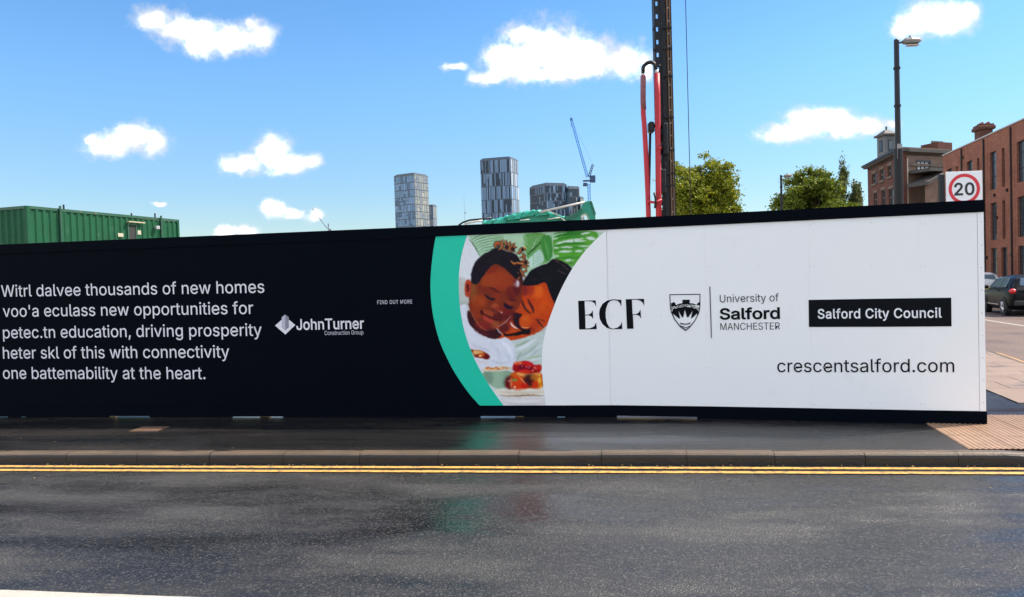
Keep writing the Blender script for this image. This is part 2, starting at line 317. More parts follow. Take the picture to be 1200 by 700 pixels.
# letter outlines (advance, outlines) in thousandths of an em
GLYPHS = '''{"'":[206,[[78,318,70,509,136,509,128,318]]],",":[188,[[38,-119,68,71,137,71,84,-119]]],".":[188,[[95,-4,78,-1,63,9,53,24,50,41,53,59,63,73,78,83,95,87,113,83,128,73,138,59,141,41,138,24,128,9,113,-1]]],"0":[453,[[227,-7,191,-3,158,7,130,24,105,48,85,77,69,113,57,155,50,202,48,254,50,306,57,353,69,395,85,431,106,461,130,484,159,502,191,512,227,516,262,512,295,502,323,484,348,461,368,431,384,395,396,353,403,306,405,254,403,202,396,155,384,113,368,77,348,48,323,24,295,7,263,-3],[227,50,261,56,290,74,306,92,320,116,330,144,338,176,342,213,344,254,342,295,338,332,330,365,320,393,306,416,290,435,261,453,227,460,192,453,163,435,147,416,134,393,123,365,115,332,111,295,109,254,111,213,115,176,123,144,134,116,147,92,163,74,192,56]]],"2":[453,[[64,0,64,47,234,229,261,257,282,282,299,305,311,327,318,348,320,371,317,397,308,419,293,436,273,449,250,457,224,460,196,457,172,447,153,433,139,413,130,390,127,362,66,362,68,391,75,418,86,442,111,473,143,496,168,507,196,513,225,516,254,513,281,507,306,497,337,474,361,445,376,411,381,372,378,345,371,318,357,290,336,259,317,235,294,209,267,180,153,60,153,57,389,57,389,0]]],"A":[480,[[16,0,201,509,276,509,463,0,395,0,287,302,276,334,264,372,255,402,244,438,232,478,245,478,233,437,222,402,213,371,201,333,191,302,85,0],[110,142,110,199,370,199,370,142]]],"C":[510,[[267,-7,225,-3,186,7,150,25,119,49,92,79,70,115,53,157,44,203,40,254,44,305,53,352,70,393,92,429,119,459,150,484,186,501,225,512,267,516,305,513,340,504,373,490,402,471,427,447,448,418,463,385,473,348,408,348,401,373,389,395,375,413,357,428,337,440,315,449,292,454,267,456,237,453,209,445,184,432,161,414,141,391,125,364,113,332,106,295,103,254,106,213,113,177,125,145,141,117,161,94,184,76,210,63,237,56,267,53,292,55,315,60,337,69,357,81,375,96,389,114,401,136,408,160,473,160,463,124,448,91,428,62,402,38,373,19,341,5,305,-4]]],"D":[502,[[219,0,96,0,96,57,215,57,254,60,288,68,318,81,343,99,363,122,379,149,390,181,397,216,399,255,397,294,390,329,379,361,364,388,344,410,320,428,291,441,258,449,221,452,93,452,93,509,225,509,273,505,315,495,353,478,385,455,412,426,433,391,449,351,458,306,462,255,458,205,449,159,433,119,411,83,384,54,351,31,312,14,268,3],[125,509,125,0,60,0,60,509]]],"E":[419,[[60,0,60,509,372,509,372,452,125,452,125,286,355,286,355,229,125,229,125,57,375,57,375,0]]],"F":[410,[[60,0,60,509,369,509,369,452,125,452,125,278,346,278,346,221,125,221,125,0]]],"G":[520,[[269,-7,225,-3,185,7,149,25,118,49,91,79,69,116,53,157,43,203,40,254,43,305,53,352,69,393,91,429,117,459,149,484,184,501,223,512,265,516,304,513,340,504,374,489,403,469,429,445,449,416,465,384,474,349,408,349,399,372,387,393,373,411,356,427,337,439,315,448,291,454,265,456,236,453,209,445,183,432,160,414,141,392,125,364,113,332,106,295,103,254,106,213,113,177,125,145,141,117,161,95,184,76,210,63,238,56,269,53,309,57,345,71,374,93,396,123,407,147,413,173,415,202,434,199,283,199,283,256,478,256,478,200,475,160,466,124,451,91,431,62,406,38,377,19,344,5,308,-4]]],"H":[517,[[60,0,60,509,125,509,125,289,392,289,392,509,457,509,457,0,392,0,392,232,125,232,125,0]]],"I":[300,[[31,0,31,57,118,57,118,452,31,452,31,509,269,509,269,452,183,452,183,57,269,57,269,0]]],"J":[396,[[185,-7,143,-2,106,11,75,33,52,63,38,100,33,145,33,173,98,173,98,145,104,104,122,74,149,56,185,50,220,56,248,74,266,104,272,145,272,509,336,509,336,145,332,100,318,63,294,33,263,11,227,-2]]],"M":[628,[[60,0,60,509,152,509,277,187,287,159,299,123,311,84,322,49,307,49,318,83,330,121,342,158,352,187,476,509,568,509,568,0,504,0,504,291,504,327,505,369,506,413,507,457,513,457,498,409,482,363,467,322,461,305,456,291,342,0,286,0,170,291,165,304,159,321,145,361,129,408,112,457,119,457,120,416,121,372,122,328,122,291,122,0]]],"N":[523,[[60,0,60,509,136,509,343,183,352,169,363,151,388,107,414,55,405,54,401,108,399,157,399,178,399,195,399,509,463,509,463,0,387,0,202,290,177,331,164,354,148,381,136,402,123,425,108,452,119,454,122,384,123,354,124,328,125,307,125,291,125,0]]],"O":[533,[[267,-7,225,-3,186,7,150,25,119,49,92,79,70,115,53,157,44,203,40,254,44,305,53,352,70,393,92,429,119,459,150,484,186,501,225,512,267,516,309,512,348,501,384,484,415,459,442,429,464,393,480,352,490,305,493,254,490,203,480,157,464,115,442,79,415,49,384,25,348,7,309,-3],[267,53,296,55,324,63,349,76,372,94,392,116,408,144,420,176,428,213,430,254,428,295,420,332,408,365,392,392,372,415,349,433,324,446,296,453,267,456,237,453,210,445,184,433,161,415,142,392,125,364,113,332,106,295,103,254,106,213,113,176,125,144,142,117,161,94,184,76,210,63,237,55]]],"R":[449,[[60,0,60,509,236,509,273,506,305,500,333,489,367,465,390,433,401,408,407,381,409,352,407,323,401,296,390,271,367,240,333,217,305,206,273,200,236,198,96,198,96,255,234,255,269,258,298,267,319,281,334,300,342,324,345,352,342,380,334,405,319,425,298,440,269,449,233,452,125,452,125,0],[353,0,230,229,303,229,428,0]]],"S":[447,[[224,-9,188,-7,156,-1,128,9,102,23,81,40,64,60,51,83,42,109,38,137,104,137,110,110,123,88,142,71,166,59,194,52,224,49,257,52,286,60,311,74,329,92,341,114,346,139,342,161,332,179,316,193,296,205,272,214,245,222,184,239,145,253,112,269,86,289,67,313,56,341,52,372,58,413,75,448,92,468,113,484,138,498,165,508,195,514,227,516,259,514,289,508,316,498,351,476,377,449,394,415,401,378,337,378,326,412,302,437,280,449,254,456,225,459,194,456,167,448,145,435,129,418,118,398,115,376,119,352,131,334,148,319,169,308,212,293,264,279,312,264,336,252,359,238,379,220,395,198,405,171,408,139,403,99,386,64,370,43,349,25,323,11,294,0,261,-7]]],"T":[449,[[32,452,32,509,417,509,417,452,257,452,257,0,193,0,193,452]]],"U":[517,[[259,-8,220,-6,186,2,154,15,126,33,103,55,85,80,71,108,63,140,60,173,60,509,124,509,124,178,128,144,141,113,160,87,187,68,220,56,259,52,298,56,331,68,357,87,377,113,389,144,393,178,393,509,457,509,457,173,454,140,446,108,433,80,414,55,391,33,363,15,332,2,297,-6]]],"W":[686,[[155,0,16,509,82,509,163,196,175,145,187,94,197,40,189,40,200,94,211,145,224,196,306,509,380,509,462,196,474,145,486,94,497,40,488,40,499,94,510,145,523,196,603,509,670,509,530,0,455,0,368,323,351,391,346,417,341,445,336,475,350,475,345,446,340,420,335,395,318,323,230,0]]],"a":[389,[[160,-9,126,-5,94,5,68,22,48,45,35,73,30,108,34,138,43,161,58,179,78,193,100,203,125,211,178,220,209,224,234,227,252,230,265,235,273,243,276,255,276,257,273,279,267,297,256,311,240,322,220,329,196,331,171,329,149,322,132,313,118,301,107,288,100,274,41,291,57,322,79,346,104,364,133,375,163,382,194,384,215,383,239,379,263,372,286,360,306,343,322,320,333,290,337,251,337,0,277,0,277,52,272,52,264,38,252,25,236,12,215,1,190,-6],[170,45,202,49,228,59,248,74,263,93,272,115,276,138,276,190,270,186,259,182,231,176,200,171,175,168,134,159,117,150,103,139,95,124,92,105,94,87,102,72,114,61,130,52,149,47]]],"b":[424,[[229,-8,198,-5,172,4,153,17,138,31,127,46,118,59,112,59,112,0,53,0,53,509,114,509,114,319,118,319,127,331,137,346,152,360,171,373,197,381,229,384,259,382,287,374,313,361,335,342,354,320,370,293,381,261,388,227,390,189,388,151,381,116,370,84,355,57,336,34,313,16,288,3,260,-6],[220,47,253,51,279,66,301,88,316,117,325,151,328,189,325,227,316,261,301,290,280,311,253,325,220,330,188,325,161,312,140,291,125,263,116,229,113,189,116,150,125,115,140,86,162,65,188,51]]],"c":[396,[[207,-8,174,-5,144,3,117,16,93,35,72,58,56,85,44,116,37,150,34,187,37,225,44,260,56,291,72,318,93,341,117,360,144,374,174,382,207,384,234,383,260,377,284,368,305,356,324,341,340,322,353,301,362,277,303,262,290,289,270,311,242,325,226,329,207,330,173,325,145,310,124,287,108,258,99,224,96,187,99,151,108,117,124,89,145,66,173,51,207,46,226,48,243,52,271,66,292,89,304,117,363,102,354,78,341,56,325,37,306,21,285,9,261,-1,235,-6]]],"d":[424,[[195,-8,165,-6,137,3,111,16,89,34,70,57,55,84,43,116,36,151,34,189,36,227,43,261,55,293,70,320,89,342,112,361,137,374,165,382,196,384,228,381,253,373,272,360,287,346,298,331,306,319,311,319,311,509,372,509,372,0,313,0,313,59,307,59,298,46,287,31,272,17,252,4,227,-5],[205,47,236,51,263,65,284,86,299,115,309,150,312,189,309,229,300,263,284,291,263,312,237,325,205,330,172,325,145,311,124,290,108,261,99,227,96,189,99,151,109,117,124,88,145,66,172,51]]],"e":[404,[[212,-8,177,-5,145,3,117,16,92,35,72,58,56,85,44,116,37,150,34,187,36,224,44,258,55,290,71,317,91,340,115,359,142,373,172,382,205,384,236,382,266,374,294,361,319,341,341,315,357,282,365,256,370,227,371,194,371,169,75,169,75,221,338,221,310,202,307,237,298,269,283,294,263,314,237,326,205,330,173,326,146,313,125,294,109,270,99,241,96,211,96,178,100,139,110,106,128,80,151,61,179,50,212,46,234,48,254,53,271,61,285,73,297,88,306,105,365,91,353,63,335,39,311,19,283,4,249,-5]]],"f":[254,[[228,379,228,327,6,327,6,379],[81,0,81,432,84,461,96,486,113,505,135,519,161,527,187,530,207,529,222,527,234,524,243,521,227,468,215,472,195,474,171,470,154,460,145,443,142,419,142,0]]],"g":[425,[[207,-151,168,-148,134,-140,105,-127,82,-110,64,-91,51,-69,101,-41,122,-66,136,-78,154,-88,178,-95,207,-97,249,-92,282,-75,304,-47,311,-6,311,68,306,68,298,56,287,41,272,28,252,16,227,8,195,5,165,7,138,14,113,27,90,43,71,65,55,90,43,120,36,154,34,191,36,229,43,263,55,293,71,320,90,342,112,361,138,374,166,382,196,384,228,382,253,373,273,360,288,346,299,331,308,319,313,319,313,379,372,379,372,-9,370,-40,363,-67,350,-90,324,-117,291,-136,265,-144,237,-149],[205,59,237,63,264,75,285,95,300,121,309,154,312,193,309,231,300,264,285,291,264,312,237,325,205,330,172,325,145,312,124,290,109,262,99,229,96,193,99,155,109,123,124,96,145,76,172,63]]],"h":[410,[[114,227,114,0,53,0,53,509,114,509,114,287,102,287,116,319,132,344,152,362,187,379,227,384,264,380,295,369,321,349,341,321,350,298,355,271,357,240,357,0,296,0,296,235,290,275,273,304,246,323,210,329,184,326,161,317,141,303,126,283,117,257]]],"i":[167,[[53,0,53,379,114,379,114,0],[84,443,67,446,54,455,44,468,41,483,44,499,54,512,67,521,84,524,100,521,114,512,123,499,126,483,123,468,114,455,100,446]]],"k":[381,[[110,137,110,212,121,212,284,379,360,379,184,199,177,199],[53,0,53,509,114,509,114,0],[294,0,148,186,191,229,372,0]]],"l":[189,[[139,-2,101,3,74,20,58,47,53,84,53,509,114,509,114,99,115,77,120,62,130,54,146,52,160,53,170,54,181,3,162,-1]]],"m":[610,[[53,0,53,379,112,379,112,295,108,295,118,323,132,346,151,363,172,376,195,384,219,386,257,380,287,361,309,331,321,295,312,295,322,321,337,343,357,361,381,375,407,383,437,386,468,383,497,372,522,354,541,328,553,296,557,255,557,0,496,0,496,254,490,289,473,313,447,326,419,330,395,328,374,320,358,307,345,290,338,270,335,247,335,0,274,0,274,260,269,288,253,311,229,326,199,330,178,328,158,320,140,307,126,289,117,266,114,238,114,0]]],"n":[410,[[114,227,114,0,53,0,53,379,112,379,112,287,102,287,116,319,132,344,152,362,187,379,227,384,264,380,295,369,321,349,341,321,350,298,355,271,357,240,357,0,296,0,296,235,290,275,273,304,246,323,210,329,184,326,161,317,141,303,126,283,117,257]]],"o":[415,[[207,-8,174,-5,144,3,117,16,93,35,72,58,56,85,44,116,37,150,34,187,37,225,44,260,56,291,72,318,93,341,117,360,144,374,174,382,207,384,241,382,271,374,299,360,323,341,343,318,359,291,371,260,379,225,381,187,379,150,371,116,359,85,343,58,323,35,299,16,271,3,241,-5],[207,46,242,51,270,66,292,89,307,117,316,151,319,187,316,224,307,258,292,287,270,310,242,325,207,330,173,325,145,310,124,287,108,258,99,224,96,187,99,151,108,117,124,89,145,66,173,51]]],"p":[424,[[53,-143,53,379,112,379,112,319,118,319,126,331,137,346,152,360,171,373,197,381,229,384,259,382,287,374,313,361,335,342,354,320,370,293,381,261,388,227,390,189,388,151,381,116,370,84,355,57,336,34,313,16,288,3,260,-6,229,-8,198,-5,173,4,153,17,138,31,127,46,118,59,114,59,114,-143],[220,47,253,51,279,66,301,88,316,117,325,151,328,189,325,227,316,261,301,290,280,311,253,325,220,330,188,325,161,312,140,291,125,263,116,229,113,189,116,150,125,115,140,86,162,65,188,51]]],"r":[259,[[53,0,53,379,112,379,112,321,115,321,130,347,152,367,181,380,213,385,229,384,243,384,243,322,239,323,230,324,207,326,182,323,159,315,140,301,126,284,117,262,114,237,114,0]]],"s":[365,[[182,-8,145,-5,112,3,84,18,62,38,45,63,36,94,94,107,105,79,124,60,150,49,181,45,217,50,244,62,262,81,268,103,265,121,254,136,237,147,212,155,149,170,118,180,92,192,72,208,53,237,47,274,51,305,65,332,87,354,115,370,149,381,187,384,223,381,254,372,279,358,299,339,314,316,324,290,268,277,258,298,243,316,219,328,187,333,156,329,131,317,114,299,109,277,112,258,124,243,144,232,172,223,229,209,261,200,287,187,306,171,325,142,331,107,326,75,312,47,290,24,260,6,223,-5]]],"t":[227,[[204,379,204,327,6,327,6,379],[65,471,126,471,126,98,128,76,136,61,150,53,170,50,185,51,202,54,213,2,192,-3,168,-4,138,-1,113,7,92,21,72,52,65,93]]],"u":[410,[[182,-5,146,-1,115,11,89,31,69,59,60,82,54,109,53,139,53,379,114,379,114,144,119,105,137,75,164,56,200,50,226,53,249,62,268,77,283,97,293,122,296,153,296,379,357,379,357,0,298,0,298,92,307,92,294,60,277,35,257,17,222,0]]],"v":[389,[[163,0,17,379,84,379,165,155,187,87,206,21,184,21,203,87,224,155,305,379,371,379,226,0]]],"w":[567,[[138,0,23,379,87,379,133,214,143,177,154,137,161,107,168,75,175,41,165,41,172,74,179,105,186,135,192,163,199,189,206,214,252,379,316,379,362,214,368,189,375,163,382,136,388,106,395,75,402,41,391,41,399,75,406,106,413,135,420,163,427,189,434,214,480,379,545,379,429,0,368,0,319,172,305,225,291,280,277,338,291,338,277,280,263,225,248,172,199,0]]],"x":[379,[[21,0,171,218,171,171,29,379,100,379,147,306,179,253,207,206,175,206,202,253,216,279,233,306,282,379,352,379,209,169,209,214,358,0,287,0,231,85,200,136,173,182,205,182,178,136,165,112,148,85,91,0]]],"y":[389,[[47,-139,61,-86,71,-87,88,-90,104,-89,118,-84,130,-74,141,-58,151,-36,163,-1,17,379,84,379,165,155,187,87,206,21,184,21,202,87,224,155,305,379,371,379,204,-58,191,-85,177,-107,159,-124,139,-136,117,-143,91,-145,65,-143,54,-141]]]}'''

# ================================================================== THE SETTING
def offset_path(pts, d):
    out = []
    for i, p in enumerate(pts):
        a = Vector(pts[max(i - 1, 0)][:2]); b = Vector(pts[min(i + 1, len(pts) - 1)][:2]); t = (b - a).normalized()
        out.append((p[0] - t.y * d, p[1] + t.x * d))        # + = left of travel (away from the road)
    return out
def bez(a, b, c, n):
    return [tuple((1 - t) ** 2 * a[i] + 2 * t * (1 - t) * b[i] + t * t * c[i] for i in (0, 1)) for t in [k / n for k in range(n + 1)]]
def kl(x): return 7.06 - .125 * x
# kerb face of our footway: along the main road, round the corner, up the side street
KP = [(-60, kl(-60)), (-30, kl(-30)), (-12, kl(-12)), (-6, kl(-6)), (0, kl(0)), (3, kl(3)), (5.2, kl(5.2))] + bez((5.2, kl(5.2)), (7.3, 6.2), (8.35, 10.9), 8)[1:] + [(8.92, 12.65), (9.71, 14.89), (12.1, 24.0), (14.4, 34), (23.6, 74), (35, 125)]
ground = struct('ground', polybm([(-4000, -4000), (4000, -4000), (4000, 4000), (-4000, 4000)], -.06), M_ground)
# roads: the main road, and the side street as a lighter sheet that starts past the give-way
struct('main_road', polybm([(-60, kl(-60)), (60, kl(60)), (60, kl(60) - 6.6), (-60, kl(-60) - 6.6)], 0), M_road)
FK = [(13.3, 5.4), (14.6, 9.4), (16.3, 15.5), (19.5, 26.5), (21.7, 36), (31, 76), (42.5, 125)]   # far kerb of the side street
jn = [(5.2, kl(5.2) - .02)] + KP[7:] + FK[::-1]
struct('side_street', polybm(jn, .004), M_side)

# footways
back = [(35 - 8, 125), (23.6 - 6.4, 74), (8.5, 40), (5.3, 9.5), (5.3, 9.0), (1.2, 10.2), (-12, 12.3), (-60, 20)]
struct('footway', polybm(offset_path(KP, .1)[:6] + [(4.7, kl(4.7) + .12)] + offset_path(KP, .1)[7:] + back, .12), M_path)
struct('site_ground', polybm([(-60, 18.8), (-12, 11.05), (1.25, 8.95), (5.02, 7.95), (7.0, 15.4), (19, 74), (30, 125), (-80, 125)], .128), M_earth)
FKo = offset_path(FK[::-1], .0)
struct('far_footway', polybm([(20, 5), (30, 25), (33, 36), (45, 76), (56, 125)][::-1] + FK[::1] if False else [(x - .0, y) for x, y in FK] + [(56, 125), (44, 76), (34, 36), (31, 25), (21, 4)], .12), M_flag)
struct('near_footway', polybm([(-60, kl(-60) - 6.6), (60, kl(60) - 6.6), (60, -12), (-60, -12)], .12), M_path)

# kerb stones, each one laid by itself
def kerb_run(parent, path, L, first, last, h=.12, seed=1, w=.125, reverse=False):
    rnd = random.Random(seed)
    cum = [0]
    for a, b in zip(path, path[1:]): cum.append(cum[-1] + math.dist(a, b))
    def at(s):
        for i in range(len(path) - 1):
            if s <= cum[i + 1] or i == len(path) - 2:
                t = (s - cum[i]) / (cum[i + 1] - cum[i]); a, b = path[i], path[i + 1]
                return Vector((a[0] + (b[0] - a[0]) * t, a[1] + (b[1] - a[1]) * t, 0))
    s = first; n = 0
    prof = [(0, -.08), (0, .075), (.006, .098), (.018, .113), (.034, .119), (w, .121), (w, -.08)]
    while s < min(last, cum[-1] - L) and n < 170:
        g = .0025; p, q = at(s + g), at(s + L - g); d = (q - p).normalized(); nrm = Vector((-d.y, d.x, 0)) * (-1 if reverse else 1)
        bm = bmesh.new(); dz0, dz1, dn = rnd.uniform(-.003, .003), rnd.uniform(-.003, .003), rnd.uniform(-.004, .004)
        def hh(P): return 1.0 - (.62 * min(1, max(0, (P.x - 4.45) / 1.2)) if (not reverse and 4.4 < P.x < 8.0 and P.y < 10.3) else 0)
        rings = []
        for P, dz in ((p, dz0), ((p + q) / 2, (dz0 + dz1) / 2 + rnd.uniform(-.002, .002)), (q, dz1)):
            rings.append([bm.verts.new(P + nrm * (a + dn) + Vector((0, 0, (b + .001) * hh(P) + dz))) for a, b in prof])
        for a, b in zip(rings, rings[1:]):
            for k in range(len(prof) - 1): bm.faces.new((a[k], b[k], b[k + 1], a[k + 1]))
        bm.faces.new(rings[0]); bm.faces.new(rings[-1][::-1])
        bmesh.ops.recalc_face_normals(bm, faces=bm.faces)
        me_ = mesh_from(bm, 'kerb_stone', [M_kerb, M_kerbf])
        for p_ in me_.polygons: p_.material_index = 1 if p_.normal.z < .35 else 0  # upright faces take the darker kerb colour, tops the lighter one
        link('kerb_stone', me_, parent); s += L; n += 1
    return cum
kb = thing('kerb', None, None); kb['kind'] = 'structure'
cumk = [0]
for a, b in zip(KP, KP[1:]): cumk.append(cumk[-1] + math.dist(a, b))
s0 = cumk[3] + math.dist((-6, kl(-6)), (-4.78, kl(-4.78)))
kerb_run(kb, KP, .806, s0 - .806 * 16, s0 + 40)
fk = thing('far_kerb', None, None); fk['kind'] = 'structure'
kerb_run(fk, FK, .9, 0, 60, seed=4, reverse=True)
nk = thing('near_kerb', None, None); nk['kind'] = 'structure'
kerb_run(nk, [(-14, kl(-14) - 6.6), (14, kl(14) - 6.6)], .9, 0, 27, seed=9, reverse=True)

# painted lines: thin strips that follow the kerb
def strip(path, d0, d1, z, wob=.003, seed=3, step=.12, s_from=0, s_to=1e9):
    rnd = random.Random(seed); fine = []; acc = 0
    for a, b in zip(path, path[1:]):
        n = max(1, int(math.dist(a, b) / step))
        for k in range(n):
            p = (a[0] + (b[0] - a[0]) * k / n, a[1] + (b[1] - a[1]) * k / n)
            if s_from <= acc + math.dist(a, b) * k / n <= s_to: fine.append(p)
        acc += math.dist(a, b)
    A = offset_path(fine, d0); B = offset_path(fine, d1); bm = bmesh.new(); pv = None
    for a, b in zip(A, B):
        u = bm.verts.new((a[0], a[1] + rnd.uniform(-wob, wob), z)); v = bm.verts.new((b[0], b[1] + rnd.uniform(-wob, wob), z))
        if pv: bm.faces.new((pv[0], u, v, pv[1]))
        pv = (u, v)
    bmesh.ops.recalc_face_normals(bm, faces=bm.faces)
    for f in bm.faces:
        if f.normal.z < 0: f.normal_flip()
    return bm
KS = KP[2:]
struct('double_yellow_line', strip(KS, -.065, -.135, .008), M_yel)
struct('double_yellow_line', strip(KS, -.215, -.285, .008, seed=5), M_yel)
FKn = offset_path(FK, -0.0)
struct('far_yellow_line', strip(FK, .22, .31, .008, seed=6, step=.5), M_yel)
def wl(x): return 4.33 - .150 * (x + 2.6)
for k, (xa, xb) in enumerate(((-13.2, -8.2), (-7.2, 1.2), (4.2, 10.0))):
    struct('centre_line', strip([(xa, wl(xa)), (xb, wl(xb))], 0, -.15, .008, seed=7 + k), M_wht)
struct('side_centre_line', strip([(12.9, 13.0), (14.3, 18.0), (15.15, 21.46), (15.85, 24.28), (17.9, 33), (22, 50), (27, 72)], 0, .12, .008, seed=12, step=.4), M_wht)

# ribbed corduroy tiles at the corner, laid one by one in a grid 13 degrees off the view
A13 = R(13); e2 = Vector((math.sin(A13), math.cos(A13), 0)); e1 = Vector((math.cos(A13), -math.sin(A13), 0))
org = Vector((4.215, 6.80, 0)) - e2 * .34
tp = thing('tactile_paving', None, None); tp['kind'] = 'structure'
TS = .40
for i in range(6):
    for j in range(5):
        bm = bmesh.new(); g = .003
        o0 = org + e1 * (TS * i) + e2 * (TS * j); zt = random.uniform(0, .002)
        def Q(u, v, z): p = o0 + e1 * u + e2 * v; return bm.verts.new((p.x, p.y, .121 + z))
        prof = [(g, -.02), (g, .004)]
        for k in range(8):
            c = (k + .5) * TS / 8; prof += [(c - .016, .0042), (c - .009, .0100), (c + .009, .0100), (c + .016, .0042)]
        prof += [(TS - g, .004), (TS - g, -.02)]
        a = [Q(u, g, z + zt) for u, z in prof]; b = [Q(u, TS - g, z + zt) for u, z in prof]
        for k in range(len(prof) - 1): bm.faces.new((a[k], a[k + 1], b[k + 1], b[k]))
        bm.faces.new(a[::-1]); bm.faces.new(b)
        bmesh.ops.recalc_face_normals(bm, faces=bm.faces)
        # cut along the back of the kerb and along the paving edge behind
        n_ = Vector((.124, .992, 0)); kbk = Vector((0, kl(0), 0)) + n_ * .135
        bmesh.ops.bisect_plane(bm, geom=bm.verts[:] + bm.edges[:] + bm.faces[:], plane_co=kbk, plane_no=n_, clear_inner=True)
        bmesh.ops.bisect_plane(bm, geom=bm.verts[:] + bm.edges[:] + bm.faces[:], plane_co=(5.35, 8.18, 0), plane_no=(.158, .987, 0), clear_outer=True)
        if i >= 4: bmesh.ops.bisect_plane(bm, geom=bm.verts[:] + bm.edges[:] + bm.faces[:], plane_co=(5.95, 6.6, 0), plane_no=(.92, -.39, 0), clear_outer=True)
        if len(bm.faces) < 4: bm.free(); continue
        obj('tile', bm, M_tile, tp)
# pale slabs of the side-street footway
sp_ = thing('slab_paving', None, None); sp_['kind'] = 'structure'
A15 = R(15.5); f2 = Vector((math.sin(A15), math.cos(A15), 0)); f1 = Vector((math.cos(A15), -math.sin(A15), 0))
KI = offset_path(KP, .14)
def kx(y):   # x of the kerb's back at y, on the side-street leg
    pts = [p for p in KI if p[1] > 6.6]
    for a, b in zip(pts, pts[1:]):
        if a[1] <= y <= b[1]: return a[0] + (b[0] - a[0]) * (y - a[1]) / (b[1] - a[1])
    return pts[0][0]
pa, pb = onz(1157, 467, .12), onz(1200, 486.5, .12); pt = (pb - pa).normalized(); PN = Vector((pt.y, -pt.x, 0)); PN = PN if PN.x < 0 else -PN
for j in range(0, 16):
    for i in range(-6, 6):
        c = Vector((7.2, 8.55, 0)) + f1 * (.75 * i + (.37 if j % 2 else 0)) + f2 * (.6 * j)
        q = [c + f1 * a + f2 * b for a, b in ((.004, .004), (.746, .004), (.746, .596), (.004, .596))]
        if min(p.x for p in q) < 5.25 + (c.y - 8) * .28 or min(p.y for p in q) < 8.22: continue
        # dark triangle by the fence end: slabs cut away, footway surface shows
        
        if all(p.x > kx(p.y) for p in q): continue
        bm = bmesh.new(); z = .131 + random.uniform(-.002, .002)
        prism(bm, [(p.x, p.y) for p in q], .10, z)
        if any(p.x > kx(p.y) - .01 for p in q):
            y0, y1 = min(p.y for p in q) - .1, max(p.y for p in q) + .1
            a, b = Vector((kx(y0), y0, 0)), Vector((kx(y1), y1, 0)); t = (b - a).normalized()
            bmesh.ops.bisect_plane(bm, geom=bm.verts[:] + bm.edges[:] + bm.faces[:], plane_co=a, plane_no=(t.y, -t.x, 0), clear_outer=True)
            if len(bm.faces) < 4: bm.free(); continue
        if c.y < 10.2: bmesh.ops.bisect_plane(bm, geom=bm.verts[:] + bm.edges[:] + bm.faces[:], plane_co=(6.43, 9.83, 0), plane_no=(PN.x, PN.y, 0), clear_outer=True)
        if len(bm.faces) < 4: bm.free(); continue
        obj('slab', bm, M_flag, sp_)
M_leafd = mat('dead_leaf', (.16, .09, .03), .7, var=.4, vscale=30)
gl = bmesh.new(); rl_ = random.Random(3)
for k in range(170):
    x = rl_.uniform(-7, 5); d = abs(rl_.gauss(0, .05)) if rl_.random() < .65 else rl_.uniform(-1.6, .9)
    onkerb = d < -.0 ; y = kl(x) - (d + .012 if d > 0 else d - .14); z = .0105 if d > 0 else .1225
    if d < 0 and y > kl(x) + 1.0: continue
    s_ = rl_.uniform(.004, .012); a = rl_.uniform(0, 6.28)
    P = [(math.cos(a + t) * s_ * f, math.sin(a + t) * s_ * f) for t, f in ((0, 1.4), (1.2, .6), (2.6, .8), (3.3, 1.3), (4.4, .7), (5.3, .7))]
    vs = [gl.verts.new((x + p, y + q, z + rl_.uniform(0, .003))) for p, q in P]; top = gl.verts.new((x, y, z + .004 + rl_.uniform(0, .004)))
    for i in range(6): gl.faces.new((vs[i], vs[(i + 1) % 6], top))
o = obj('litter', gl, M_leafd); tag(o, 'specks of grit and dead leaf scattered along the kerb and gutter', 'litter', kind='stuff')
# iron cover in the footway, rusty patch left of centre
c = onz(175, 503, .12)
ic = thing('access_cover', 'small rusty iron cover set in the dark footway near the left end of the hoarding', 'cover', (c.x, c.y, .12), R(-7))
M_rusty = mat('rusty_iron', (.12, .07, .045), .6, metal=.3, var=.4, vscale=20, bump=.4, bscale=60)
obj('lid', boxbm(-.15, .15, -.11, .11, .0, .006, bev=.002), M_rusty, ic)
obj('surround', (lambda b: (box(b, -.18, -.153, -.14, .14, 0, .004), box(b, .153, .18, -.14, .14, 0, .004), box(b, -.153, .153, .113, .14, 0, .004), box(b, -.153, .153, -.14, -.113, 0, .004), b)[-1])(bmesh.new()), M_rusty, ic)

# ================================================================== THE HOARDING
HB = [(-12.06, 8.7506 + .1583 * 13.216), (1.1561, 8.7506), (2.2624, 8.4801), (3.3582, 8.1722), (4.4304, 7.8636), (5.0159, 7.7060)]
HC = [0]
for a, b in zip(HB, HB[1:]): HC.append(HC[-1] + math.dist(a, b))
def hmap(s, z, off=0.):
    i = 0
    while i < len(HB) - 2 and s > HC[i + 1] + 1e-6: i += 1
    a, b = Vector((*HB[i], 0)), Vector((*HB[i + 1], 0)); t = (b - a).normalized(); n = Vector((t.y, -t.x, 0))   # towards the road
    p = a + t * (s - HC[i]) + n * off; return Vector((p.x, p.y, z))
def hz(px, py):
    d = ray(px, py); best = None
    for i in range(len(HB) - 1):
        a, b = Vector(HB[i]), Vector(HB[i + 1]); t = b - a
        det = d.x * (-t.y) + t.x * d.y
        k = (a.x * (-t.y) + t.x * a.y) / det
        w = ((d.x * k - a.x) * t.x + (d.y * k - a.y) * t.y) / t.length_squared
        e = 0 if 0 <= w <= 1 else min(abs(w), abs(w - 1))
        if best is None or e < best[0]: best = (e, HC[i] + w * t.length, EYE + d.z * k)
    return best[1], best[2]
ZB, ZT = .12, 2.517
hd = thing('hoarding', 'long navy and white printed site hoarding standing along the back of the footway', 'hoarding', (HB[1][0], HB[1][1], 0))
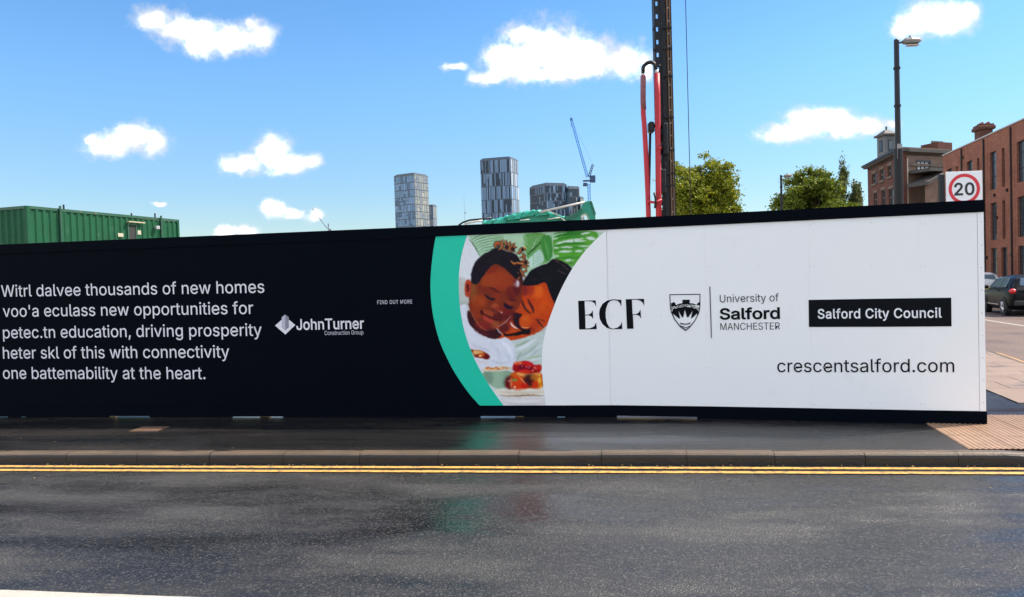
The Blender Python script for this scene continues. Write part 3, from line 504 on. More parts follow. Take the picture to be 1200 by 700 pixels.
hinv = Matrix.Translation(-Vector((HB[1][0], HB[1][1], 0)))
def hpart(name, bm, m, parent=None, smooth=False, **k):
    bmesh.ops.transform(bm, matrix=hinv, verts=bm.verts); return obj(name, bm, m, parent or hd, smooth, **k)
def hbox(bm, s0, s1, z0, z1, o0, o1, cutend=True):
    i0 = [s0] + [c for c in HC[1:-1] if s0 + .002 < c < s1 - .002] + [s1]
    for a, b in zip(i0, i0[1:]):
        e = 1e-4
        P = [hmap(a + e, z, o) for o in (o0, o1) for z in (z0, z1)] + [hmap(b - e, z, o) for o in (o0, o1) for z in (z0, z1)]
        vs = [bm.verts.new(p) for p in P]
        for f in ((0, 1, 3, 2), (4, 6, 7, 5), (0, 4, 5, 1), (2, 3, 7, 6), (0, 2, 6, 4), (1, 5, 7, 3)): bm.faces.new([vs[k] for k in f])
    bmesh.ops.recalc_face_normals(bm, faces=bm.faces)
    return bm
seams = [HC[1] - 1.13 * k for k in range(11, 0, -1)] + list(HC[1:5]) + [HC[5]]
if seams[0] > .2: seams = [0] + seams
for a, b in zip(seams, seams[1:]):
    white = a > HC[1] - .1
    bm = hbox(bmesh.new(), a + .0002, b - .0002 if b < HC[5] - .01 else b - .055, ZB + .146, 2.388, -.018, 0)
    hpart('panel', bm, M_white if white else M_navy)
hpart('corner_trim', hbox(bmesh.new(), HC[5] - .052, HC[5] + .006, ZB + .146, 2.388, -.03, .004), M_white)
# top rail and kick board boards (board by board)
tb = seams[::2] if (len(seams) % 2) else seams[::2] + [seams[-1]]
tb = sorted(set(tb))
for a, b in zip(tb, tb[1:]):
    e = .012 if b > HC[5] - .01 else 0
    hpart('top_board', hbox(bmesh.new(), a + .001, b - .001 + e, 2.389, ZT, -.045, .014), M_navy)
def kickz(px):
    for x0, x1, h in ((-6, 10, .010), (24, 31, .010), (127, 176, .017), (272, 332, .010), (563, 614, .015), (653, 662, .008), (723, 817, .020)):
        if x0 <= px <= x1: return ZB + h
    return ZB - .0
marks = sorted([0] + [hz(x, 489)[0] for p in ((-6, 10), (24, 31), (127, 176), (272, 332), (563, 614), (653, 662), (723, 817)) for x in p] + [HC[5]])
for a, b in zip(tb, tb[1:]):
    bm = bmesh.new(); cuts = sorted({a, b} | {m for m in marks if a < m < b})
    for c, d in zip(cuts, cuts[1:]):
        mid = (c + d) / 2; q = hmap(mid, ZB)
        # pixel column of this stretch
        v = q - Vector((0, 0, EYE)); px = 600 + FOC * v.dot(RT) / v.dot(FW)
        hbox(bm, c, d if d < HC[5] - .01 else d + .012, kickz(px), ZB + .145, -.02, .012)
    hpart('kick_board', bm, M_navy)
# rear frame
for s in [x - .02 for x in seams[1:-1]]:
    hpart('post', hbox(bmesh.new(), s - .03, s + .07, ZB, 2.45, -.125, -.022), M_timber)
for z in (.42, 1.25, 2.2):
    hpart('rail', hbox(bmesh.new(), .02, HC[5] - .06, z, z + .075, -.075, -.0225) if False else hbox(bmesh.new(), .02, HC[5] - .06, z, z + .075, -.17, -.127), M_timber)
# return side running back along the side street
cr_ = Vector((5.0159, 7.7060, 0)); dr = Vector((math.sin(R(16)), math.cos(R(16)), 0))
for k in range(12):
    bm = bmesh.new(); p = cr_ + dr * (.03 + 1.15 * k); n_ = Vector((dr.y, -dr.x, 0))
    for (w0, w1, z0, z1) in ((0, 1.147, ZB + .01, ZT - .01),):
        vs = [p + dr * a + n_ * o + Vector((0, 0, z)) for a in (w0, w1) for o in (-.045, -.025) for z in (z0, z1)]
        vv = [bm.verts.new(v) for v in vs]
        for f in ((0, 1, 3, 2), (4, 6, 7, 5), (0, 4, 5, 1), (2, 3, 7, 6), (0, 2, 6, 4), (1, 5, 7, 3)): bm.faces.new([vv[i] for i in f])
    bmesh.ops.recalc_face_normals(bm, faces=bm.faces)
    hpart('panel', bm, M_navy)
# fixing screws on the white sheets, too small to pick apart
bm = bmesh.new()
for px in (716, 775, 830, 889, 952, 1021, 1081):
    for py in (262, 312, 370, 432, 473):
        s, z = hz(px, py)
        if px in (716, 830, 952, 1081): cols = (s - .02, s + .02)
        else: cols = (s,)
        for ss in cols:
            p = hmap(ss, z + random.uniform(-.01, .01), .0); M = Matrix.Translation(p)
            bmesh.ops.create_icosphere(bm, subdivisions=1, radius=.0038, matrix=M)
for k in range(9):
    p = hmap(HC[5] - .02, .36 + k * .24, .004); bmesh.ops.create_icosphere(bm, subdivisions=1, radius=.005, matrix=Matrix.Translation(p))
o = hpart('screw', bm, mat('screw_head', (.30, .29, .29), .5, metal=.5)); o['kind'] = 'stuff'

# ---- printed graphics: flat shapes in (s, z), bent onto the sheets
def decal(name, bm, m, off, parent=None, **k):
    for c in HC[1:-1]:
        bmesh.ops.bisect_plane(bm, geom=bm.verts[:] + bm.edges[:] + bm.faces[:], plane_co=(c, 0, 0), plane_no=(1, 0, 0))
    # decide by face so that no face spans a bend
    for v in bm.verts: v.co = hmap(v.co.x, v.co.y, off)
    n0 = hmap(0, 0, 1) - hmap(0, 0, 0)
    bm.normal_update()
    fl = [f for f in bm.faces if f.normal.dot(n0) < 0]
    if fl: bmesh.ops.reverse_faces(bm, faces=fl)
    return hpart(name, bm, m, parent, **k)
def shape(polys):
    """polygons (with holes by even-odd) in (s,z) filled to a mesh"""
    cu = bpy.data.curves.new('c', 'CURVE'); cu.dimensions = '2D'; cu.fill_mode = 'BOTH'
    for P in polys:
        s_ = cu.splines.new('POLY'); s_.points.add(len(P) - 1); s_.use_cyclic_u = True
        for q, p in zip(s_.points, P): q.co = (p[0], p[1], 0, 1)
    o = bpy.data.objects.new('c', cu); me = o.to_mesh(); bm = bmesh.new(); bm.from_mesh(me); o.to_mesh_clear()
    bpy.data.objects.remove(o); bpy.data.curves.remove(cu); return bm
def pxshape(*polys): return shape([[hz(*p) for p in P] for P in polys])
G = json.loads(GLYPHS)
def text_polys(txt, track=0.):
    x = 0; out = []
    for ch in txt:
        if ch == ' ': x += .19 + track; continue
        a, sp = G[ch]
        for f in sp: out.append([(x + f[i] / 1000, f[i + 1] / 1000) for i in range(0, len(f), 2)])
        x += a / 1000 + track
    return out
def area(P): return sum(P[i][0] * P[(i + 1) % len(P)][1] - P[(i + 1) % len(P)][0] * P[i][1] for i in range(len(P))) / 2
def inside(p, P):
    c = False
    for i in range(len(P)):
        (x0, y0), (x1, y1) = P[i], P[(i + 1) % len(P)]
        if (y0 > p[1]) != (y1 > p[1]) and p[0] < x0 + (p[1] - y0) * (x1 - x0) / (y1 - y0): c = not c
    return c
def text_mesh(polys, M, bold):
    """outer contours are filled one by one with the holes they hold; M maps em coords to the plane; bold widens the outline"""
    big = max(polys, key=lambda P: abs(area(P))); sg = 1 if area(big) > 0 else -1; out = bmesh.new()
    outs = [P for P in polys if area(P) * sg > 0]; holes = [P for P in polys if area(P) * sg <= 0]
    for n_o, O in enumerate(outs):
        cu = bpy.data.curves.new('c', 'CURVE'); cu.dimensions = '2D'; cu.fill_mode = 'BOTH'; cu.offset = bold
        for P in [O] + [H for H in holes if inside(H[0], O)]:
            s_ = cu.splines.new('POLY'); s_.points.add(len(P) - 1); s_.use_cyclic_u = True
            for q, p in zip(s_.points, P): q.co = (p[0], p[1], 0, 1)
        o = bpy.data.objects.new('c', cu); me = o.to_mesh(); out.from_mesh(me); o.to_mesh_clear()
        bpy.data.objects.remove(o); bpy.data.curves.remove(cu)
    for v in out.verts: v.co = Vector(M(v.co.x, v.co.y))
    return out
CAP = .509
def lettering(txt, p0, p1, cappx, m, bold=0., off=.004, track=0., label=None):
    """baseline from pixel p0 to p1, capitals cappx high"""
    P = text_polys(txt, track); xs = [q[0] for poly in P for q in poly]; xa, xb = min(xs), max(xs)
    s0, z0 = hz(*p0); s1, z1 = hz(*p1); s2, z2 = hz((p0[0] + p1[0]) / 2, (p0[1] + p1[1]) / 2 - cappx); sm, zm = hz((p0[0] + p1[0]) / 2, (p0[1] + p1[1]) / 2)
    ch_ = (z2 - zm) / CAP; kx_ = (s1 - s0) / (xb - xa)
    x = 0
    for ch in txt:
        if ch == ' ': x += .19 + track; continue
        a_, sp = G[ch]; Q = [[(x + f[i] / 1000, f[i + 1] / 1000) for i in range(0, len(f), 2)] for f in sp]; x += a_ / 1000 + track
        bm = text_mesh(Q, lambda u, v: (s0 + (u - xa) * kx_, z0 + (z1 - z0) * (u - xa) / (xb - xa) + v * ch_, 0), bold)
        decal('letter', bm, m, off)
# --- the printed photograph: a fine grid of coloured points
X0, X1, Y0, Y1, ST = 535.0, 716.0, 266.0, 478.0, .55
gx = np.arange(X0, X1 + ST, ST); gy = np.arange(Y0, Y1 + ST, ST); GX, GY = np.meshgrid(gx, gy)
UX = (GX - 530) * 6.364; UY = (GY - 265) * 6.364           # drawing units: 6.364 to a pixel
def vnoise(sx, seed):
    r_ = np.random.default_rng(seed); nx, ny = int((X1 - X0) / sx) + 3, int((Y1 - Y0) / sx) + 3; g = r_.normal(size=(ny, nx)); fx = (GX - X0) / sx; fy = (GY - Y0) / sx; ix, iy = fx.astype(int), fy.astype(int); tx, ty = fx - ix, fy - iy
    tx = tx * tx * (3 - 2 * tx); ty = ty * ty * (3 - 2 * ty)
    return (g[iy, ix] * (1 - tx) + g[iy, ix + 1] * tx) * (1 - ty) + (g[iy + 1, ix] * (1 - tx) + g[iy + 1, ix + 1] * tx) * ty
UX = UX + vnoise(3.5, 1) * 1.2 + vnoise(1.4, 2) * .9; UY = UY + vnoise(3.5, 3) * 1.2 + vnoise(1.4, 4) * .9
img = np.zeros(GX.shape + (3,)); img[:] = (226, 226, 228)
def chaikin(P, n=2):
    P = np.array(P, float)
    for _ in range(n):
        Q = np.roll(P, -1, 0); P = np.stack([P * .75 + Q * .25, P * .25 + Q * .75], 1).reshape(-1, 2)
    return P
def paint(P, col, soft=5., alpha=1., smooth=2, closed=True):
    P = chaikin(P, smooth) if smooth else np.array(P, float)
    x0, y0 = P.min(0) - soft * 3; x1, y1 = P.max(0) + soft * 3
    jj = np.where((gx - 530) * 6.364 >= x0)[0]; j0 = jj[0] if len(jj) else 0; jj = np.where((gx - 530) * 6.364 <= x1)[0]; j1 = jj[-1] + 1 if len(jj) else 0
    ii = np.where((gy - 265) * 6.364 >= y0)[0]; i0 = ii[0] if len(ii) else 0; ii = np.where((gy - 265) * 6.364 <= y1)[0]; i1 = ii[-1] + 1 if len(ii) else 0
    if j1 <= j0 or i1 <= i0: return
    x = UX[i0:i1, j0:j1]; y = UY[i0:i1, j0:j1]; d = np.full(x.shape, 1e9); ins = np.zeros(x.shape, bool)
    Q = np.roll(P, -1, 0)
    for (ax_, ay_), (bx_, by_) in zip(P, Q):
        vx, vy = bx_ - ax_, by_ - ay_; l2 = vx * vx + vy * vy + 1e-9
        t = np.clip(((x - ax_) * vx + (y - ay_) * vy) / l2, 0, 1); d = np.minimum(d, np.hypot(x - ax_ - t * vx, y - ay_ - t * vy))
        c = (ay_ > y) != (by_ > y); xi = ax_ + (y - ay_) * vx / (vy if abs(vy) > 1e-9 else 1e-9); ins ^= c & (x < xi)
    sdf = np.where(ins, d, -d); a = np.clip(sdf / (2 * soft) + .5, 0, 1); a = (a * a * (3 - 2 * a) * alpha)[..., None]
    img[i0:i1, j0:j1] = img[i0:i1, j0:j1] * (1 - a) + np.array(col, float) * a
def stroke(pts, w, col, soft=3., alpha=1.):
    pts = [np.array(p, float) for p in pts]; L_, R_ = [], []
    for i, p in enumerate(pts):
        t = pts[min(i + 1, len(pts) - 1)] - pts[max(i - 1, 0)]; t = t / (np.hypot(*t) + 1e-9); n = np.array([-t[1], t[0]])
        f = (.35 if i in (0, len(pts) - 1) else 1.) * w / 2; L_.append(p + n * f); R_.append(p - n * f)
    paint(L_ + R_[::-1], col, soft, alpha, 1)
def blob(cx, cy, rx, ry, col, soft=8., alpha=1., rot=0):
    if soft >= 8: soft = max(soft, min(rx, ry) * .62); rx, ry = rx * 1.25, ry * 1.25
    a = np.linspace(0, 2 * np.pi, 18)[:-1]; c, s = math.cos(R(rot)), math.sin(R(rot))
    paint([(cx + rx * math.cos(t) * c - ry * math.sin(t) * s, cy + rx * math.cos(t) * s + ry * math.sin(t) * c) for t in a], col, soft, alpha, 0)
FR = dict(A=(540, 272, 10.), B=(540, 330, 10.), C=(590, 300, 10.), D=(590, 345, 11.47), E=(600, 266, 10.345), F=(545, 395, 8.43), G=(530, 265, 6.364), H=(530, 370, 6.364))
def tf(f, P):
    ox, oy, s = FR[f]; return [((ox + x / s - 530) * 6.364, (oy + y / s - 265) * 6.364) for x, y in P]
def pf(f, P, col, soft=4., alpha=1., smooth=2): paint(tf(f, P), col, soft, alpha, smooth)
def sf(f, P, w, col, soft=3., alpha=1.): stroke(tf(f, P), w * 6.364 / FR[f][2], col, soft, alpha)
def bf(f, x, y, rx, ry, col, soft=None, alpha=1., rot=0):
    k = 6.364 / FR[f][2]; (X, Y), = tf(f, [(x, y)]); rx, ry = rx * k, ry * k
    s = soft if soft is not None else min(rx, ry) * .55; e = 1 + s / max(rx, ry) * .5
    a = np.linspace(0, 2 * np.pi, 18)[:-1]; c, q = math.cos(R(rot)), math.sin(R(rot))
    paint([(X + rx * e * math.cos(t) * c - ry * e * math.sin(t) * q, Y + rx * e * math.cos(t) * q + ry * e * math.sin(t) * c) for t in a], col, s, alpha, 0)
pr = random.Random(5)
# background wall, palm
pf('G', [(0, 370), (150, 400), (150, 560), (120, 660), (0, 660)], (196, 196, 190), 14); pf('G', [(40, 560), (130, 560), (120, 600), (60, 620)], (178, 184, 176), 8, .8)
pf('A', [(90, 40), (900, 0), (1800, 0), (1800, 600), (700, 500), (300, 400), (215, 280)], (176, 206, 172), 7, 1, 0)
sf('A', [(95, 80), (150, 150), (225, 285)], 14, (58, 92, 60), 4)
for k in range(8):      # left frond: broad pale gaps between green blades
    x0, y0 = 118 + k * 16, 95 + k * 27
    sf('A', [(x0, y0), (x0 + 90, y0 - 52), (x0 + 300, y0 - 95 + k * 3)], 13, (82, 132, 84), 3, .95); sf('A', [(x0 + 16, y0 + 14), (x0 + 90, y0 - 24), (x0 + 190, y0 - 52)], 13, (206, 222, 212), 4, .8)
pf('A', [(380, 50), (500, 40), (510, 90), (430, 140), (380, 120)], (140, 178, 132), 6, .8)
# middle fronds
pf('E', [(120, 80), (400, 60), (480, 200), (500, 400), (300, 480), (180, 400), (160, 220)], (104, 158, 88), 6)
for k in range(9): sf('E', [(190, 330 - k * 26), (120 + k * 4, 280 - k * 27)], 12, pr.choice(((212, 228, 206), (60, 110, 56))), 4, .8)
for k in range(9): sf('E', [(215 + k * 8, 330 - k * 18), (265 + k * 7, 230 - k * 17)], 13, pr.choice(((220, 234, 210), (190, 216, 180), (70, 126, 60))), 4, .85)
sf('E', [(180, 350), (250, 280), (350, 190), (400, 90)], 20, (30, 74, 30), 4)
pf('E', [(190, 400), (250, 340), (350, 250), (400, 420), (330, 470), (260, 500), (200, 480)], (196, 222, 204), 5)
for k in range(6): sf('E', [(262, 320 + k * 32), (320, 306 + k * 30), (400, 290 + k * 26)], 9, (118, 158, 132), 3, .85)
sf('E', [(258, 300), (262, 490)], 10, (88, 140, 84), 3)
pf('E', [(365, 110), (470, 90), (485, 230), (492, 360), (440, 420), (400, 400), (370, 290), (345, 200)], (66, 134, 60), 5); sf('E', [(390, 150), (430, 260), (450, 380)], 26, (104, 168, 92), 7, .8); sf('E', [(405, 340), (412, 400)], 20, (28, 80, 30), 5, .8)
sf('E', [(478, 90), (490, 360)], 12, (40, 92, 40), 3)
# right frond: long blades with pale slots
pf('E', [(492, 60), (980, 40), (1060, 80), (1000, 200), (900, 330), (760, 500), (640, 440), (500, 380)], (92, 158, 62), 5)
for k, (y0, y1, c_) in enumerate(((85, 60, (40, 112, 34)), (118, 88, (36, 104, 34)), (165, 120, (52, 124, 40)), (240, 196, (44, 116, 36)), (292, 250, (56, 130, 42)), (350, 335, (80, 160, 44)), (388, 372, (60, 134, 44)))): sf('E', [(500, y0 + 6), (620, (y0 + y1) / 2 - 8), (760, y1), (900, y1 + 6)], 26, c_, 5, .95)
for (x0, y0, x1, y1, w) in ((500, 108, 660, 66, 10), (505, 148, 560, 140, 14), (520, 212, 640, 178, 20), (560, 190, 880, 140, 26), (500, 258, 570, 252, 16), (590, 252, 740, 246, 22), (800, 240, 960, 232, 18), (560, 306, 730, 294, 26), (760, 300, 860, 290, 26), (510, 352, 570, 354, 22), (640, 410, 740, 404, 26), (830, 90, 950, 66, 24), (900, 130, 1010, 150, 44), (660, 184, 900, 168, 22), (870, 276, 930, 268, 14)): sf('E', [(x0, y0), ((x0 + x1) / 2, (y0 + y1) / 2), (x1, y1)], w * 1.15, (222, 230, 226), 4, .92)
sf('E', [(750, 50), (752, 300), (700, 460)], 14, (70, 140, 52), 3); sf('E', [(870, 120), (930, 180), (980, 220)], 15, (96, 160, 56), 3); sf('E', [(980, 60), (1030, 110), (1075, 150)], 13, (64, 140, 52), 3); sf('E', [(790, 230), (880, 300)], 13, (64, 140, 52), 3)
# father's shirt
pf('G', [(380, 810), (470, 800), (560, 800), (700, 735), (780, 740), (780, 1070), (440, 1060), (478, 950), (440, 870)], (198, 208, 200), 4)
for P_, w, c_, al in (([(700, 20), (600, 90), (500, 130)], 44, (228, 232, 234), .9), ([(720, 60), (640, 150), (520, 200)], 40, (176, 188, 180), .85), ([(760, 70), (700, 140), (600, 190)], 26, (222, 226, 232), .9), ([(640, 30), (560, 70), (500, 90)], 24, (152, 168, 146), .9), ([(470, 20), (440, 10)], 14, (140, 160, 110), .8), ([(560, 150), (520, 200), (510, 240)], 34, (162, 176, 166), .8), ([(755, 185), (680, 200), (600, 222)], 12, (150, 172, 120), .8), ([(755, 210), (680, 225), (620, 235)], 18, (226, 230, 230), .8), ([(740, 110), (680, 160), (640, 200)], 22, (164, 176, 172), .7)): sf('F', P_, w, c_, 7, al)
# father's face
pf('C', [(215, 400), (240, 290), (300, 210), (430, 150), (560, 120), (640, 300), (620, 560), (590, 640), (400, 600), (230, 600)], (70, 28, 22), 5)
pf('C', [(215, 330), (300, 345), (420, 335), (490, 295), (530, 380), (590, 520), (600, 620), (560, 760), (500, 830), (400, 900), (250, 960), (60, 1000), (-100, 980), (-100, 700), (60, 560), (170, 480)], (190, 66, 22), 3)
for (x, y, rx, ry, c_, al, ro) in ((400, 430, 70, 60, (214, 86, 26), .9, 20), (470, 520, 60, 110, (206, 74, 14), .9, -20), (500, 620, 50, 70, (214, 84, 24), .8, 0), (300, 400, 50, 50, (150, 44, 30), .7, 0), (420, 420, 40, 60, (226, 108, 40), .6, 0), (250, 400, 30, 60, (110, 30, 30), .7, 0)): bf('C', x, y, rx, ry, c_, None, al, ro)
for (x, y, rx, ry, c_, al, ro) in ((430, 230, 60, 60, (220, 84, 20), .8, 0), (560, 240, 60, 90, (210, 70, 14), .8, 20), (300, 360, 66, 60, (226, 92, 26), .95, 0), (290, 320, 40, 36, (236, 112, 40), .7, 0), (420, 440, 50, 50, (190, 60, 30), .8, 0), (200, 190, 36, 50, (196, 74, 34), .8, 20), (480, 470, 70, 30, (206, 84, 40), .6, -20), (380, 480, 40, 30, (150, 44, 26), .7, 0), (130, 470, 70, 28, (214, 84, 28), .9, 10), (60, 420, 40, 60, (150, 50, 40), .9, 0), (520, 180, 40, 60, (228, 96, 30), .6, 20)): bf('D', x, y, rx, ry, tuple(v * .9 for v in c_), None, al * .85, ro)
sf('D', [(250, 70), (260, 130), (300, 210), (370, 262)], 26, (40, 18, 26), 5); sf('D', [(330, 60), (360, 130), (400, 200), (402, 260)], 30, (56, 20, 34), 6); sf('D', [(300, 120), (330, 170), (365, 210)], 24, (196, 92, 48), 6, .8); sf('D', [(265, 150), (300, 205), (345, 235)], 7, (132, 110, 70), 3, .6)
sf('D', [(430, 335), (470, 365), (510, 420), (545, 452)], 20, (40, 18, 34), 4); sf('D', [(450, 330), (510, 345), (565, 372)], 12, (70, 24, 24), 4); sf('D', [(480, 370), (520, 395), (548, 425)], 13, (176, 92, 70), 4, .7)
pf('D', [(125, 250), (170, 245), (230, 262), (265, 275), (215, 310), (205, 380), (225, 430), (260, 462), (340, 470), (370, 430), (350, 520), (300, 540), (220, 470), (160, 430), (120, 350)], (34, 14, 26), 4)
sf('D', [(90, 365), (110, 410), (150, 445), (195, 462)], 22, (244, 226, 214), 3); sf('D', [(80, 380), (100, 430), (150, 470), (200, 480)], 12, (150, 40, 40), 4, .8); sf('D', [(240, 440), (290, 455), (350, 440)], 13, (246, 196, 156), 4, .9)
pf('D', [(0, 480), (20, 540), (120, 530), (260, 490), (360, 480), (370, 540), (250, 545), (120, 560), (0, 570)], (12, 8, 14), 4); pf('D', [(-60, 400), (40, 370), (80, 450), (60, 500), (0, 520), (-60, 500)], (84, 26, 30), 10, .9)
# father's hair
pf('C', [(215, 345), (235, 290), (270, 240), (300, 190), (350, 150), (430, 115), (520, 90), (560, 45), (610, 30), (680, 60), (760, 100), (800, 150), (900, 160), (800, 400), (640, 640), (580, 520), (530, 400), (515, 330), (480, 300), (400, 340), (300, 350)], (10, 10, 20), 3)
for k in range(44): x = pr.uniform(300, 760); y = 190 - (x - 300) * .22 + pr.uniform(-20, 150); sf('C', [(x, y), (x + 30, y - 14), (x + 58, y - 4)], pr.uniform(6, 12), pr.choice(((34, 26, 38), (6, 6, 12), (52, 36, 40), (24, 22, 36))), 3, .6)
for (x, y) in ((640, 70), (700, 110), (740, 150), (710, 205), (620, 45), (660, 180)): sf('C', [(x - 34, y - 10), (x, y), (x + 30, y + 20)], 14, (112, 76, 70), 5, .65)
sf('C', [(560, 60), (640, 40), (760, 96)], 9, (92, 58, 44), 4, .7)
# child's shirt
pf('G', [(40, 600), (110, 575), (116, 640), (150, 720), (200, 790), (300, 850), (372, 838), (395, 825), (450, 865), (484, 950), (474, 1010), (430, 1045), (300, 1090), (150, 1080), (130, 960), (80, 800), (45, 680)], (222, 222, 230), 3)
for P_, w, c_, al in (([(60, 60), (140, 110), (250, 140)], 40, (206, 204, 214), .8), ([(250, 60), (330, 140), (350, 230)], 34, (204, 206, 220), .7), ([(360, 40), (430, 110), (470, 190)], 44, (236, 238, 250), .9), ([(400, 160), (440, 220), (430, 260)], 24, (200, 206, 224), .8), ([(250, 230), (330, 262), (420, 262)], 20, (188, 188, 200), .7), ([(100, 225), (170, 255), (230, 262)], 34, (226, 210, 206), .7), ([(480, 120), (500, 170), (480, 230)], 12, (184, 196, 200), .8)): sf('F', P_, w, c_, 7, al)
sf('B', [(60, 300), (75, 380), (110, 480), (200, 560), (300, 640)], 26, (202, 200, 212), 7, .8)
# neck
pf('B', [(80, 330), (110, 350), (200, 470), (300, 560), (400, 545), (440, 560), (485, 625), (450, 665), (400, 680), (310, 660), (200, 600), (110, 520), (75, 440)], (56, 18, 26), 4); bf('B', 250, 590, 90, 34, (84, 26, 32), None, .6, 25); sf('B', [(415, 540), (450, 590), (495, 635)], 13, (188, 200, 206), 3)
# child's head
pf('A', [(125, 600), (130, 470), (180, 360), (290, 260), (420, 215), (560, 250), (690, 340), (725, 480), (735, 620), (700, 700), (400, 700), (160, 700)], (62, 30, 26), 5)
pf('A', [(110, 560), (200, 600), (260, 520), (330, 420), (400, 370), (480, 400), (560, 480), (640, 560), (700, 600), (735, 700), (700, 850), (640, 930), (600, 970), (560, 1040), (500, 1090), (430, 1110), (380, 1145), (300, 1160), (240, 1140), (190, 1080), (130, 980), (95, 900), (95, 760), (100, 650)], (122, 46, 26), 3)
for f, x, y, rx, ry, c_, al, ro in (('A', 420, 560, 150, 100, (182, 72, 34), .9, 0), ('A', 560, 600, 70, 80, (176, 66, 36), .8, 0), ('A', 370, 440, 60, 36, (150, 48, 30), .7, -40), ('A', 320, 600, 70, 70, (176, 74, 30), .7, 0), ('B', 150, 130, 40, 140, (156, 88, 44), .85, 0), ('B', 220, 230, 70, 60, (186, 78, 30), .9, 20), ('B', 180, 330, 50, 90, (168, 62, 26), .8, -20), ('B', 420, 150, 40, 90, (170, 60, 34), .7, 0), ('B', 600, 130, 60, 60, (120, 32, 32), .8, 0), ('B', 660, 60, 40, 90, (96, 24, 30), .8, 0), ('B', 560, 400, 60, 60, (104, 26, 34), .8, 0), ('B', 540, 330, 50, 50, (132, 36, 36), .7, 0), ('B', 330, 100, 110, 34, (134, 44, 26), .7, 15), ('B', 310, 370, 70, 30, (180, 78, 42), .9, 15), ('B', 260, 520, 90, 36, (150, 42, 38), .85, 10), ('B', 400, 490, 40, 40, (176, 92, 56), .85, 0), ('B', 340, 560, 60, 16, (110, 36, 36), .8, 0), ('B', 440, 420, 50, 40, (96, 26, 34), .8, 10)): bf(f, x, y, rx, ry, tuple(v * .86 for v in c_), None, al, ro)
# ear
pf('B', [(45, 60), (60, -10), (95, -30), (120, 0), (118, 100), (100, 180), (70, 190), (45, 150)], (176, 62, 40), 4); pf('B', [(62, 40), (90, 20), (104, 70), (90, 120), (66, 130), (72, 80)], (84, 22, 26), 4); sf('B', [(50, 20), (48, 90), (60, 160)], 9, (204, 96, 64), 3, .7)
# highlight by the temple
pf('A', [(650, 540), (690, 590), (690, 640), (650, 650), (610, 620), (640, 590)], (176, 130, 130), 12, .8); bf('A', 668, 602, 12, 30, (222, 214, 224), None, .85)
# brows, eyes, nose, mouth
sf('B', [(330, 70), (380, 84), (430, 120), (462, 140)], 22, (70, 20, 28), 7, .85); sf('B', [(560, 205), (610, 215), (650, 225)], 24, (64, 16, 28), 8, .8)
pf('B', [(270, 140), (310, 165), (350, 200), (400, 205), (415, 190), (400, 218), (360, 224), (315, 205)], (14, 10, 24), 3); sf('B', [(300, 150), (340, 160), (400, 175)], 18, (104, 40, 34), 6, .8); bf('B', 365, 205, 22, 12, (16, 14, 34), 3)
sf('B', [(262, 140), (284, 150)], 8, (30, 10, 16), 2)
pf('B', [(500, 250), (520, 255), (550, 280), (600, 300), (620, 292), (600, 325), (550, 322), (512, 300)], (18, 10, 36), 4); sf('B', [(530, 240), (570, 250), (610, 258)], 20, (160, 62, 48), 7, .8); sf('B', [(320, 240), (360, 262), (400, 268)], 10, (92, 30, 28), 6, .6)
bf('B', 400, 290, 40, 32, (160, 68, 40), None, .8); bf('B', 440, 330, 44, 28, (138, 50, 36), None, .8); sf('B', [(345, 310), (380, 335), (420, 350)], 18, (72, 18, 24), 6, .8); sf('B', [(425, 358), (460, 372), (490, 372)], 14, (60, 14, 24), 5, .8); bf('B', 478, 362, 9, 8, (236, 180, 165), 3, .8); bf('B', 452, 350, 9, 6, (190, 104, 80), None, .6); bf('B', 395, 280, 14, 8, (190, 96, 62), None, .5)
sf('B', [(235, 345), (250, 370), (300, 400), (360, 430), (420, 455), (470, 448)], 16, (58, 12, 20), 4); bf('B', 245, 362, 16, 22, (66, 14, 22), None, .8)
pf('B', [(255, 395), (300, 412), (360, 445), (400, 465), (370, 492), (310, 480), (262, 440)], (166, 56, 46), 5); sf('B', [(280, 428), (330, 452), (370, 474)], 10, (196, 92, 78), 5, .6); sf('B', [(260, 480), (320, 515), (380, 520)], 12, (112, 30, 32), 6, .7)
# cord round the cheek
sf('B', [(100, 340), (140, 400), (200, 500), (280, 565), (330, 575)], 6, (206, 146, 110), 2.5, .75); sf('B', [(420, 525), (480, 510), (550, 450), (590, 395)], 9, (226, 170, 160), 2.5, .85); sf('B', [(440, 535), (520, 500), (570, 440)], 8, (120, 60, 70), 3, .6)
